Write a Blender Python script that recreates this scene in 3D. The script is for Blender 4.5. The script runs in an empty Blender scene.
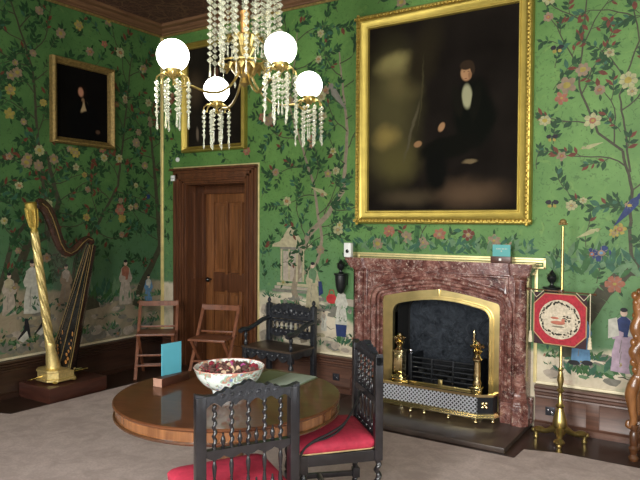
import bpy, bmesh, math, random
from mathutils import Vector, Matrix
PI = math.pi
S = bpy.context.scene
COL = S.collection
XL, D, CEIL, DADO = -5.80, 5.418, 4.03, 0.37      # side wall, fireplace wall, ceiling height, top of dado
XR, YF = 2.80, -2.00                              # window wall, wall behind the viewer

# ------------------------------------------------------------------ materials
MATS = {}
def newmat(name):
    m = bpy.data.materials.new(name); m.use_nodes = True
    MATS[name] = m
    nt = m.node_tree
    return m, nt, nt.nodes['Principled BSDF']
def N(nt, typ, **kw):
    n = nt.nodes.new(typ)
    for k, v in kw.items():
        if k in n.inputs: n.inputs[k].default_value = v
        else: setattr(n, k, v)
    return n
def ramp(nt, fac, stops, interp='LINEAR'):
    r = nt.nodes.new('ShaderNodeValToRGB'); r.color_ramp.interpolation = interp
    e = r.color_ramp.elements
    while len(e) < len(stops): e.new(0.5)
    for i, (p, c) in enumerate(stops):
        e[i].position = p; e[i].color = (c[0], c[1], c[2], 1)
    nt.links.new(fac, r.inputs['Fac']); return r.outputs['Color']
def coords(nt, scale=(1, 1, 1), rot=(0, 0, 0)):
    t = nt.nodes.new('ShaderNodeTexCoord'); mp = nt.nodes.new('ShaderNodeMapping')
    mp.inputs['Scale'].default_value = scale; mp.inputs['Rotation'].default_value = rot
    nt.links.new(t.outputs['Object'], mp.inputs['Vector']); return mp.outputs['Vector']
def noise(nt, vec, scale, detail=3, rough=0.5, dist=0.0):
    n = N(nt, 'ShaderNodeTexNoise', Scale=scale, Detail=detail, Roughness=rough, Distortion=dist)
    nt.links.new(vec, n.inputs['Vector']); return n.outputs['Fac']
def bump(nt, b, h, strength=0.3, dist=0.01):
    bp = N(nt, 'ShaderNodeBump', Strength=strength, Distance=dist)
    nt.links.new(h, bp.inputs['Height']); nt.links.new(bp.outputs['Normal'], b.inputs['Normal'])
def mix(nt, fac, a, b):
    m = nt.nodes.new('ShaderNodeMix'); m.data_type = 'RGBA'
    for s, v in ((0, fac), (6, a), (7, b)):
        if isinstance(v, (tuple, list)): m.inputs[s].default_value = (v[0], v[1], v[2], 1)
        elif isinstance(v, (int, float)): m.inputs[s].default_value = v
        else: nt.links.new(v, m.inputs[s])
    return m.outputs[2]
def simple(name, c, rough=0.5, metal=0.0, var=0.25, scale=12, spec=0.5, bmp=0.0, coat=0.0):
    m, nt, b = newmat(name)
    v = coords(nt); n = noise(nt, v, scale)
    d = tuple(x * (1 - var) for x in c); l = tuple(min(1, x * (1 + var)) for x in c)
    nt.links.new(ramp(nt, n, [(0.3, d), (0.7, l)]), b.inputs['Base Color'])
    b.inputs['Roughness'].default_value = rough; b.inputs['Metallic'].default_value = metal
    b.inputs['Specular IOR Level'].default_value = spec
    b.inputs['Coat Weight'].default_value = coat; b.inputs['Coat Roughness'].default_value = 0.1
    if bmp: bump(nt, b, noise(nt, v, scale * 4), bmp, 0.004)
    return m
def wood(name, dark, light, rough=0.35, scale=(30, 30, 2.0), rot=(0, 0, 0), coat=0.0, bmp=0.1):
    m, nt, b = newmat(name)
    v = coords(nt, scale, rot)
    n = noise(nt, v, 1.0, 5, 0.6, 0.6)
    nt.links.new(ramp(nt, n, [(0.28, dark), (0.72, light)]), b.inputs['Base Color'])
    b.inputs['Roughness'].default_value = rough
    b.inputs['Coat Weight'].default_value = coat; b.inputs['Coat Roughness'].default_value = 0.08
    bump(nt, b, n, bmp, 0.003)
    return m

M = {}
M['oak'] = wood('door oak', (.085, .030, .010), (.27, .105, .034), 0.38)
M['jamb'] = wood('architrave oak', (.05, .018, .008), (.15, .055, .022), 0.36)
M['dado'] = wood('dado oak', (.05, .022, .014), (.14, .062, .038), 0.4, (2.0, 30, 30))
M['dadoL'] = wood('dado shaded oak', (.022, .010, .006), (.055, .024, .014), 0.4, (2.0, 30, 30))  # same dado oak, side wall's shade painted in as darker colour
M['fold'] = wood('folding chair beech', (.13, .045, .022), (.26, .095, .045), 0.4)
M['ebony'] = simple('ebonised wood', (.012, .011, .013), 0.28, var=.4, scale=20, coat=.3)
M['ebonyc'] = simple('carved ebonised oak', (.016, .018, .023), 0.34, var=.5, scale=40, bmp=.8, coat=.2)
M['seatw'] = simple('dark plank seat', (.06, .04, .028), 0.35, var=.3)
M['walnut'] = wood('carved walnut', (.10, .036, .010), (.33, .14, .045), 0.3, (12, 12, 5), coat=.4)
M['walnutd'] = wood('dark turned walnut', (.05, .018, .008), (.12, .05, .02), 0.3, (12, 12, 5), coat=.3)
M['plinth'] = wood('plinth mahogany', (.035, .011, .008), (.09, .030, .018), 0.4, (3, 3, 25))
M['harpwood'] = wood('harp rosewood', (.018, .009, .007), (.06, .026, .016), 0.25, (10, 10, 10), coat=.5)
M['black'] = simple('black lacquer', (.008, .008, .009), 0.22, coat=.4)
M['iron'] = simple('cast iron', (.022, .024, .028), 0.38, metal=.5, bmp=.4)
M['soot'] = simple('sooted brick', (.006, .006, .006), 0.9)
M['gilt'] = simple('carved gilding', (.56, .40, .09), 0.38, metal=.8, var=.3, scale=60, bmp=1.0)
M['giltflat'] = simple('smooth gilding', (.50, .38, .085), 0.42, metal=.75, var=.12, scale=8)
M['giltdull'] = simple('aged gilding', (.26, .175, .055), 0.55, metal=.5, var=.3, scale=40, bmp=.6)
M['giltnew'] = simple('harp gilding', (.84, .66, .27), 0.34, metal=.75, var=.15, scale=50, bmp=.5)
M['fillet'] = simple('gilt fillet', (.78, .66, .32), 0.42, metal=.45, var=.12)
M['fillet2'] = simple('pale gilt fillet', (.80, .72, .50), 0.5, metal=.2, var=.08)
M['brass'] = simple('polished brass', (.84, .70, .38), 0.17, metal=1, var=.12, scale=6)
M['brassd'] = simple('darkened brass', (.50, .38, .14), 0.33, metal=.95, var=.25, scale=14)
M['brassw'] = simple('wavy sheet brass', (.78, .62, .27), 0.28, metal=1, var=.2, scale=5)
M['steel'] = simple('polished steel', (.62, .64, .68), 0.2, metal=1, var=.1)
M['red'] = simple('crimson seat cloth', (.46, .028, .062), 0.75, var=.15, scale=30, bmp=.3)
M['piping'] = simple('gold piping', (.55, .42, .2), 0.6)
M['rope'] = simple('black rope', (.012, .012, .013), 0.6)
M['teal'] = simple('teal card', (.10, .40, .50), 0.5, var=.04)
M['tealg'] = simple('green teal card', (.075, .33, .32), 0.5, var=.04)
M['endgrain'] = simple('pale end grain', (.36, .20, .14), 0.5, var=.1)
M['blockw'] = wood('holder mahogany', (.05, .017, .011), (.10, .036, .022), 0.35, (20, 3, 20))
M['page'] = simple('grey green paper', (.36, .42, .35), 0.45, var=.05, scale=3)
M['pageb'] = simple('olive folder card', (.16, .19, .10), 0.45, var=.1)
M['white'] = simple('white plastic', (.75, .76, .72), 0.4, var=.03)
M['grey'] = simple('grey plastic', (.25, .26, .27), 0.5)
M['screw'] = simple('dull metal plate', (.05, .05, .06), 0.35, metal=.6)
M['hearth'] = simple('polished hearth stone', (.060, .042, .034), 0.34, var=.35, scale=5, coat=.1)
M['bust'] = simple('black bronze', (.010, .012, .012), 0.35, var=.3)
M['string'] = simple('harp string', (.10, .08, .06), 0.6)
M['crownbrown'] = wood('cornice', (.09, .04, .018), (.20, .10, .045), 0.6, (2, 20, 20))
M['tassel'] = simple('cream silk tassel', (.60, .52, .36), 0.7, var=.2, scale=80)
M['candle'] = simple('amber candle tube', (.50, .25, .07), 0.35, metal=.4)

def marble():
    m, nt, b = newmat('red marble'); v = coords(nt)
    n1 = noise(nt, v, 10, 8, .72, .4); n2 = noise(nt, v, 28, 7, .75, .2); n3 = noise(nt, v, 4, 4, .5, 2.0)
    c = ramp(nt, n1, [(.34, (.040, .013, .011)), (.46, (.115, .040, .032)), (.56, (.20, .085, .068)), (.66, (.36, .20, .16)), (.74, (.10, .035, .028))])
    f = ramp(nt, n2, [(.56, (0, 0, 0)), (.62, (.85, .85, .85))])
    c2 = mix(nt, f, c, (.46, .34, .28))
    f3 = ramp(nt, n3, [(.48, (0, 0, 0)), (.5, (.3, .3, .3)), (.52, (0, 0, 0))])
    nt.links.new(mix(nt, f3, c2, (.45, .36, .33)), b.inputs['Base Color'])
    b.inputs['Roughness'].default_value = .2; b.inputs['Coat Weight'].default_value = .4; b.inputs['Coat Roughness'].default_value = .1
    return m
M['marble'] = marble()
def floorwood():
    m, nt, b = newmat('dark floor boards'); v = coords(nt, (1, 1, 1))
    bt = N(nt, 'ShaderNodeTexBrick', **{'Scale': 1.0, 'Mortar Size': .004, 'Brick Width': 2.6, 'Row Height': .14, 'offset': .37})
    bt.inputs['Color1'].default_value = (.030, .017, .012, 1); bt.inputs['Color2'].default_value = (.046, .027, .019, 1); bt.inputs['Mortar'].default_value = (.006, .004, .003, 1)
    nt.links.new(v, bt.inputs['Vector'])
    n = noise(nt, coords(nt, (2, 24, 1)), 1.5, 5)
    nt.links.new(mix(nt, n, bt.outputs['Color'], (.034, .018, .012)), b.inputs['Base Color'])
    b.inputs['Roughness'].default_value = .3
    return m
M['floor'] = floorwood()
def carpet():
    m, nt, b = newmat('taupe carpet'); v = coords(nt)
    n1 = noise(nt, v, 5.5, 6, .7, .6); n2 = noise(nt, v, 60, 3); n3 = noise(nt, v, 11, 4, .7)
    c = ramp(nt, n1, [(.38, (.42, .335, .305)), (.62, (.62, .51, .475))])
    c = mix(nt, .25, c, (.56, .46, .43)); c = mix(nt, ramp(nt, n2, [(.4, (0, 0, 0)), (.7, (.5, .5, .5))]), c, (.42, .34, .31))
    nt.links.new(c, b.inputs['Base Color']); b.inputs['Roughness'].default_value = .95; b.inputs['Specular IOR Level'].default_value = .1
    bump(nt, b, n2, .3, .004)
    return m
M['carpet'] = carpet()
def tabletop():
    m, nt, b = newmat('rosewood table'); v = coords(nt, (2.2, 16, 16))
    n = noise(nt, v, 1.4, 6, .6, 1.5); n2 = noise(nt, coords(nt), 3, 3)
    c = ramp(nt, n, [(.25, (.045, .013, .006)), (.5, (.12, .040, .015)), (.75, (.20, .075, .027))])
    nt.links.new(mix(nt, n2, c, (.09, .033, .014)), b.inputs['Base Color'])
    b.inputs['Roughness'].default_value = .45; b.inputs['Specular IOR Level'].default_value = .2; b.inputs['Coat Weight'].default_value = .55; b.inputs['Coat Roughness'].default_value = .05
    return m
M['table'] = tabletop()
def apron():
    m, nt, b = newmat('rosewood apron veneer')
    t = nt.nodes.new('ShaderNodeTexCoord'); v = coords(nt, (14, 14, 1.2))
    n = noise(nt, v, 1.6, 5, .6, .4)
    nt.links.new(ramp(nt, n, [(.28, (.09, .030, .011)), (.72, (.28, .12, .045))]), b.inputs['Base Color'])
    b.inputs['Roughness'].default_value = .25; b.inputs['Coat Weight'].default_value = .5
    return m
M['apron'] = apron()
def ceilmat():
    m, nt, b = newmat('stencilled ceiling'); v = coords(nt)
    n = noise(nt, v, 7, 3, .6, 3.0); vo = N(nt, 'ShaderNodeTexVoronoi', Scale=6.0); vo.feature = 'DISTANCE_TO_EDGE'
    nt.links.new(v, vo.inputs['Vector'])
    f = ramp(nt, n, [(.46, (0, 0, 0)), (.5, (1, 1, 1)), (.54, (0, 0, 0))])
    f2 = ramp(nt, vo.outputs['Distance'], [(.02, (1, 1, 1)), (.05, (0, 0, 0))])
    c = mix(nt, f, (.075, .028, .018), (.19, .095, .055)); c = mix(nt, f2, c, (.17, .085, .045))
    nt.links.new(c, b.inputs['Base Color']); b.inputs['Roughness'].default_value = .8
    return m
M['ceiling'] = ceilmat()
def lattice():
    m, nt, b = newmat('pierced steel lattice'); t = nt.nodes.new('ShaderNodeTexCoord')
    sp = nt.nodes.new('ShaderNodeSeparateXYZ'); nt.links.new(t.outputs['Object'], sp.inputs[0])
    ad = N(nt, 'ShaderNodeMath', operation='ADD'); nt.links.new(sp.outputs[0], ad.inputs[0]); nt.links.new(sp.outputs[1], ad.inputs[1])
    outs = []
    for sgn in (1, -1):
        a = N(nt, 'ShaderNodeMath', operation='MULTIPLY_ADD'); nt.links.new(sp.outputs[2], a.inputs[0]); a.inputs[1].default_value = sgn; nt.links.new(ad.outputs[0], a.inputs[2])
        s = N(nt, 'ShaderNodeMath', operation='MULTIPLY'); nt.links.new(a.outputs[0], s.inputs[0]); s.inputs[1].default_value = 2 * PI / .036
        c = N(nt, 'ShaderNodeMath', operation='COSINE'); nt.links.new(s.outputs[0], c.inputs[0]); outs.append(c.outputs[0])
    mn = N(nt, 'ShaderNodeMath', operation='MINIMUM'); nt.links.new(outs[0], mn.inputs[0]); nt.links.new(outs[1], mn.inputs[1])
    g = N(nt, 'ShaderNodeMath', operation='GREATER_THAN'); nt.links.new(mn.outputs[0], g.inputs[0]); g.inputs[1].default_value = -.25
    nt.links.new(mix(nt, g.outputs[0], (.72, .75, .80), (.015, .015, .02)), b.inputs['Base Color'])
    iv = N(nt, 'ShaderNodeMath', operation='SUBTRACT'); iv.inputs[0].default_value = 1; nt.links.new(g.outputs[0], iv.inputs[1])
    k = N(nt, 'ShaderNodeMath', operation='MULTIPLY'); nt.links.new(iv.outputs[0], k.inputs[0]); k.inputs[1].default_value = .6
    nt.links.new(k.outputs[0], b.inputs['Metallic']); b.inputs['Roughness'].default_value = .35
    return m
M['lattice'] = lattice()
def fireback():
    m, nt, b = newmat('cast fireback'); v = coords(nt)
    n = noise(nt, v, 14, 6, .7, .6); n2 = noise(nt, v, 50, 4, .7)
    nt.links.new(ramp(nt, n, [(.3, (.02, .025, .034)), (.7, (.12, .14, .17))]), b.inputs['Base Color'])
    b.inputs['Roughness'].default_value = .4; b.inputs['Metallic'].default_value = .35
    a = N(nt, 'ShaderNodeMath', operation='ADD'); nt.links.new(n, a.inputs[0]); nt.links.new(n2, a.inputs[1])
    bump(nt, b, a.outputs[0], 1.0, .05)
    return m
M['fireback'] = fireback()
def crystal():
    m, nt, b = newmat('cut crystal'); v = coords(nt)
    nt.links.new(ramp(nt, noise(nt, v, 30), [(.3, (.90, .92, .72)), (.7, (1, 1, .86))]), b.inputs['Base Color'])
    b.inputs['Roughness'].default_value = .06; b.inputs['Transmission Weight'].default_value = .72; b.inputs['IOR'].default_value = 1.5
    b.inputs['Specular IOR Level'].default_value = .9
    return m
M['crystal'] = crystal()
def globe():
    m, nt, b = newmat('lit opal globe'); v = coords(nt)
    nt.links.new(ramp(nt, noise(nt, v, 3), [(.3, (1, .97, .88)), (.7, (1, .98, .91))]), b.inputs['Emission Color'])
    b.inputs['Base Color'].default_value = (.9, .9, .85, 1); b.inputs['Emission Strength'].default_value = GLOBE
    b.inputs['Roughness'].default_value = .2
    return m
GLOBE = 11.0
M['globe'] = globe()
def china():
    m, nt, b = newmat('famille rose porcelain'); v = coords(nt)
    a = noise(nt, v, 22, 3, .6, .8)
    vo = N(nt, 'ShaderNodeTexVoronoi', Scale=32.0); nt.links.new(v, vo.inputs['Vector'])
    c = ramp(nt, a, [(.42, (.80, .86, .80)), (.5, (.80, .86, .80)), (.56, (.30, .50, .38)), (.63, (.55, .20, .16)), (.72, (.65, .5, .3))])
    f = ramp(nt, vo.outputs['Distance'], [(.22, (.8, .8, .8)), (.34, (0, 0, 0))])
    cc = ramp(nt, vo.outputs['Color'], [(.3, (.50, .12, .22)), (.45, (.12, .34, .25)), (.6, (.82, .84, .80)), (.8, (.15, .20, .50))])
    nt.links.new(mix(nt, f, c, cc), b.inputs['Base Color'])
    b.inputs['Roughness'].default_value = .12; b.inputs['Coat Weight'].default_value = .4
    return m
M['china'] = china()
M['chinaw'] = simple('white porcelain foot', (.72, .76, .74), .12, var=.03)
M['potp'] = simple('dried petals brown', (.10, .045, .035), .8, var=.6, scale=60)
M['potr'] = simple('dried petals red', (.22, .015, .03), .8, var=.4, scale=60)
M['potc'] = simple('dried petals cream', (.50, .36, .24), .8, var=.3, scale=60)
M['pink'] = simple('pink dried rose', (.45, .08, .28), .8, var=.3, scale=60)
def glass():
    m, nt, b = newmat('window glass'); nt.nodes.remove(b); out = nt.nodes['Material Output']
    t = nt.nodes.new('ShaderNodeBsdfTransparent'); g = nt.nodes.new('ShaderNodeBsdfGlossy'); g.inputs['Roughness'].default_value = .02
    f = N(nt, 'ShaderNodeFresnel', IOR=1.45); mx = nt.nodes.new('ShaderNodeMixShader')
    for i, o in enumerate((f.outputs[0], t.outputs[0], g.outputs[0])): nt.links.new(o, mx.inputs[i])
    nt.links.new(mx.outputs[0], out.inputs['Surface']); return m
M['glass'] = glass()
M['winpaint'] = simple('window oak', (.10, .055, .03), .45)

# painted wallpaper: green silk ground above, cream painted earth below
def paper(name, greens, creams, bound, top_dark=1.0):
    m, nt, b = newmat(name); v = coords(nt)
    t = nt.nodes.new('ShaderNodeTexCoord'); sp = nt.nodes.new('ShaderNodeSeparateXYZ'); nt.links.new(t.outputs['Object'], sp.inputs[0])
    fc = nt.nodes.new('ShaderNodeFloatCurve')
    mr = N(nt, 'ShaderNodeMapRange'); nt.links.new(sp.outputs[0], mr.inputs[0]); mr.inputs[1].default_value = bound[0][0]; mr.inputs[2].default_value = bound[-1][0]
    cur = fc.mapping.curves[0]; w = bound[-1][0] - bound[0][0]
    cur.points[0].location = (0, bound[0][1] / 2); cur.points[1].location = (1, bound[-1][1] / 2)
    for x, z in bound[1:-1]: cur.points.new((x - bound[0][0]) / w, z / 2)
    fc.mapping.update(); nt.links.new(mr.outputs[0], fc.inputs['Value'])
    n0 = noise(nt, v, 3.0, 4, .6)
    zz = N(nt, 'ShaderNodeMath', operation='MULTIPLY_ADD'); nt.links.new(fc.outputs[0], zz.inputs[0]); zz.inputs[1].default_value = -2.0; nt.links.new(sp.outputs[2], zz.inputs[2])
    z2 = N(nt, 'ShaderNodeMath', operation='MULTIPLY_ADD'); nt.links.new(n0, z2.inputs[0]); z2.inputs[1].default_value = .30; nt.links.new(zz.outputs[0], z2.inputs[2])
    e = N(nt, 'ShaderNodeMapRange', interpolation_type='SMOOTHSTEP'); nt.links.new(z2.outputs[0], e.inputs[0]); e.inputs[1].default_value = .12; e.inputs[2].default_value = .19
    n1 = noise(nt, v, 1.6, 5, .6, .4); n2 = noise(nt, v, 16, 4, .6); n3 = noise(nt, v, 5, 5, .6, 1)
    g = ramp(nt, n1, [(.3, greens[0]), (.7, greens[1])])
    hz = N(nt, 'ShaderNodeMapRange'); nt.links.new(z2.outputs[0], hz.inputs[0]); hz.inputs[1].default_value = .15; hz.inputs[2].default_value = 1.3
    g = mix(nt, hz.outputs[0], greens[2], g)
    fl = ramp(nt, n2, [(.4, (0, 0, 0)), (.75, (.35, .35, .35))]); g = mix(nt, fl, g, greens[0])
    nd = noise(nt, v, 26, 2, .5, 1.5); fd = ramp(nt, nd, [(.60, (0, 0, 0)), (.66, (.5, .5, .5))]); g = mix(nt, fd, g, tuple(x * .45 for x in greens[0]))
    ny = noise(nt, v, 9, 3, .6, 1.0); fy = ramp(nt, ny, [(.60, (0, 0, 0)), (.72, (.35, .35, .35))]); g = mix(nt, fy, g, (greens[1][0] * 1.5, greens[1][1] * 1.15, greens[1][2] * 1.1))
    c = ramp(nt, n3, [(.32, creams[2]), (.45, creams[0]), (.6, creams[1]), (.72, creams[3])])
    nt.links.new(mix(nt, e.outputs[0], c, g), b.inputs['Base Color'])
    b.inputs['Roughness'].default_value = .55; b.inputs['Specular IOR Level'].default_value = .35
    return m
GR = [(.064, .158, .036), (.128, .262, .064), (.092, .195, .095)]
CR = [(.50, .43, .31), (.60, .53, .40), (.34, .36, .25), (.52, .38, .28)]
M['paper'] = paper('green painted wallpaper', GR, CR, [(-5.8, .95), (-4.1, .95), (-3.55, .9), (-3.15, .68), (-1.3, .62), (-.6, .68), (2.8, .7)])
M['paperL'] = paper('green painted wallpaper shaded side', [(.045, .115, .032), (.078, .178, .050), (.058, .135, .072)], [(.24, .20, .13), (.29, .24, .16), (.15, .16, .11), (.24, .17, .12)], [(-2, .9), (3.2, 1.02), (3.9, .98), (4.5, .82), (5.1, .98), (5.6, .95)])  # same wallpaper, greens and creams darkened to paint in the side wall's shade
def flat(name, c, var=.2): return simple(name, c, .6, var=var, scale=25, spec=.3)
FL = ['trunk brown', 'pale trunk', 'leaf dark', 'leaf mid', 'leaf teal', 'leaf red', 'petal pink', 'petal cream', 'petal coral', 'petal yellow', 'ink blue', 'sky blue', 'robe white', 'robe lilac', 'skin', 'ink', 'rock grey', 'rock pale', 'basket red', 'pavilion buff', 'grass green', 'robe buff']
FC = [(.050, .048, .028), (.22, .18, .125), (.016, .052, .018), (.034, .10, .030), (.030, .095, .055), (.12, .035, .020), (.22, .16, .10), (.30, .30, .15), (.26, .10, .06), (.28, .23, .05), (.02, .035, .11), (.10, .22, .36), (.46, .45, .38), (.36, .27, .33), (.50, .36, .27), (.015, .015, .018), (.17, .16, .13), (.34, .29, .23), (.38, .03, .03), (.36, .32, .2), (.10, .18, .09), (.34, .30, .19)]
PM = {n: flat('painted ' + n, c) for n, c in zip(FL, FC)}

# ------------------------------------------------------------------ mesh builder
class MB:
    def __init__(s): s.bm = bmesh.new(); s.mi = 0
    def face(s, pts, mi=None):
        vs = [s.bm.verts.new(p) for p in pts]
        try:
            f = s.bm.faces.new(vs); f.material_index = s.mi if mi is None else mi
        except ValueError: pass
    def _grid(s, rings, close=True, caps=True):
        vr = [[s.bm.verts.new(p) for p in r] for r in rings]; n = len(vr[0])
        for a, b in zip(vr, vr[1:]):
            for i in range(n if close else n - 1):
                j = (i + 1) % n
                f = s.bm.faces.new((a[i], a[j], b[j], b[i])); f.material_index = s.mi
        if caps and close:
            for r in (vr[0][::-1], vr[-1]):
                f = s.bm.faces.new(r); f.material_index = s.mi
    def box(s, x0, x1, y0, y1, z0, z1, b=0.0, rot=None, piv=None):
        g = bmesh.ops.create_cube(s.bm, size=1)
        vs = g['verts']
        for v in vs:
            v.co = Vector(((x0 + x1) / 2 + v.co.x * (x1 - x0), (y0 + y1) / 2 + v.co.y * (y1 - y0), (z0 + z1) / 2 + v.co.z * (z1 - z0)))
        if rot is not None:
            R = rot if isinstance(rot, Matrix) else Matrix.Rotation(rot, 3, 'Z')
            c = Vector(piv) if piv else Vector(((x0 + x1) / 2, (y0 + y1) / 2, (z0 + z1) / 2))
            for v in vs: v.co = c + R @ (v.co - c)
        fs = {f for v in vs for f in v.link_faces}
        for f in fs: f.material_index = s.mi
        if b > 0:
            es = list({e for v in vs for e in v.link_edges})
            r = bmesh.ops.bevel(s.bm, geom=es, offset=b, segments=2, affect='EDGES', profile=.6)
            for f in r['faces']: f.material_index = s.mi
        return s
    def bar(s, p0, p1, w, t, up=(0, 0, 1), b=0.0):
        p0, p1 = Vector(p0), Vector(p1); d = (p1 - p0); L = d.length; d.normalize()
        u = Vector(up); x = d.cross(u)
        if x.length < 1e-4: x = d.cross(Vector((0, 1, 0)))
        x.normalize(); u = x.cross(d)
        R = Matrix((x, d, u)).transposed(); c = (p0 + p1) / 2
        s.box(c.x - w / 2, c.x + w / 2, c.y - L / 2, c.y + L / 2, c.z - t / 2, c.z + t / 2, b, R)
        return s
    def tube(s, pts, r, n=8, flat=1.0, up=(0, 0, 1)):
        pts = [Vector(p) for p in pts]; k = len(pts)
        rr = r if isinstance(r, (list, tuple)) else [r] * k
        rings = []; last = None
        for i, p in enumerate(pts):
            t = (pts[min(i + 1, k - 1)] - pts[max(i - 1, 0)]).normalized()
            a = t.cross(Vector(up)) if last is None else last - t * last.dot(t)
            if a.length < 1e-4: a = t.cross(Vector((1, 0, 0)))
            a.normalize(); last = a; c = t.cross(a)
            rings.append([p + (a * math.cos(q) * flat + c * math.sin(q)) * rr[i] for q in (2 * PI * j / n for j in range(n))])
        s._grid(rings); return s
    def lathe(s, prof, c=(0, 0, 0), n=20, phase=0, mod=None, caps=True):
        c = Vector(c); rings = []
        for r, z in prof:
            r = max(r, .0004)
            rings.append([c + Vector((math.cos(2 * PI * j / n + phase) * r * (mod(2 * PI * j / n, z) if mod else 1), math.sin(2 * PI * j / n + phase) * r * (mod(2 * PI * j / n, z) if mod else 1), z)) for j in range(n)])
        s._grid(rings, True, caps); return s
    def ball(s, c, r, sc=(1, 1, 1), n=12):
        c = Vector(c); rings = []
        for i in range(n // 2 + 1):
            a = -PI / 2 + PI * i / (n // 2); q = max(math.cos(a), .002)
            rings.append([c + Vector((math.cos(2 * PI * j / n) * q * r * sc[0], math.sin(2 * PI * j / n) * q * r * sc[1], math.sin(a) * r * sc[2])) for j in range(n)])
        s._grid(rings); return s
    def bead(s, c, r, st=1.0):      # octahedral faceted bead
        c = Vector(c); k = 6
        top = s.bm.verts.new(c + Vector((0, 0, r * st))); bot = s.bm.verts.new(c - Vector((0, 0, r * st)))
        ring = [s.bm.verts.new(c + Vector((math.cos(2 * PI * j / k) * r, math.sin(2 * PI * j / k) * r, 0))) for j in range(k)]
        for j in range(k):
            for t in (top, bot):
                f = s.bm.faces.new((ring[j], ring[(j + 1) % k], t)); f.material_index = s.mi
    def prismY(s, poly, y0, y1):    # polygon in xz extruded along y
        s._grid([[(x, y0, z) for x, z in poly], [(x, y1, z) for x, z in poly]]); return s
    def prismX(s, poly, x0, x1):
        s._grid([[(x0, y, z) for y, z in poly], [(x1, y, z) for y, z in poly]]); return s
    def prismZ(s, poly, z0, z1):
        s._grid([[(x, y, z0) for x, y in poly], [(x, y, z1) for x, y in poly]]); return s
    def band(s, inner, outer, y0, y1):   # strip between two xz paths, front y0, back y1
        n = len(inner)
        def V(p, y): return s.bm.verts.new((p[0], y, p[1]))
        A = [V(p, y0) for p in inner]; B = [V(p, y0) for p in outer]; A2 = [V(p, y1) for p in inner]; B2 = [V(p, y1) for p in outer]
        for i in range(n - 1):
            for q in ((A[i], B[i], B[i + 1], A[i + 1]), (A2[i], A2[i + 1], B2[i + 1], B2[i]), (A[i], A[i + 1], A2[i + 1], A2[i]), (B[i], B2[i], B2[i + 1], B[i + 1])):
                f = s.bm.faces.new(q); f.material_index = s.mi
        for i in (0, n - 1):
            f = s.bm.faces.new((A[i], A2[i], B2[i], B[i])); f.material_index = s.mi
        return s
    def out(s, name, mats, parent=None, smooth=35, sub=0):
        bmesh.ops.recalc_face_normals(s.bm, faces=s.bm.faces)
        me = bpy.data.meshes.new(name); s.bm.to_mesh(me); s.bm.free()
        for m in (mats if isinstance(mats, (list, tuple)) else [mats]): me.materials.append(m)
        if smooth:
            me.shade_smooth(); me.set_sharp_from_angle(angle=math.radians(smooth))
        o = bpy.data.objects.new(name, me); COL.objects.link(o)
        if parent: o.parent = parent
        if sub:
            md = o.modifiers.new('smooth', 'SUBSURF'); md.levels = sub; md.render_levels = sub
        return o
def thing(name, label, cat, loc=(0, 0, 0), rz=0.0, group=None):
    o = bpy.data.objects.new(name, None); COL.objects.link(o); o.empty_display_size = .1
    o.location = loc; o.rotation_euler = (0, 0, rz); tag(o, label, cat, group); return o
def tag(o, label, cat, group=None):
    o['label'] = label; o['category'] = cat
    if group: o['group'] = group
    return o
def struct(o): o['kind'] = 'structure'; return o
def dup(root, loc, rz, label):
    def cp(o, par):
        c = o.copy(); COL.objects.link(c); c.parent = par
        for ch in list(o.children): cp(ch, c)
        return c
    r = cp(root, None); r.location = loc; r.rotation_euler = (0, 0, rz); r['label'] = label
    return r

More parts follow.
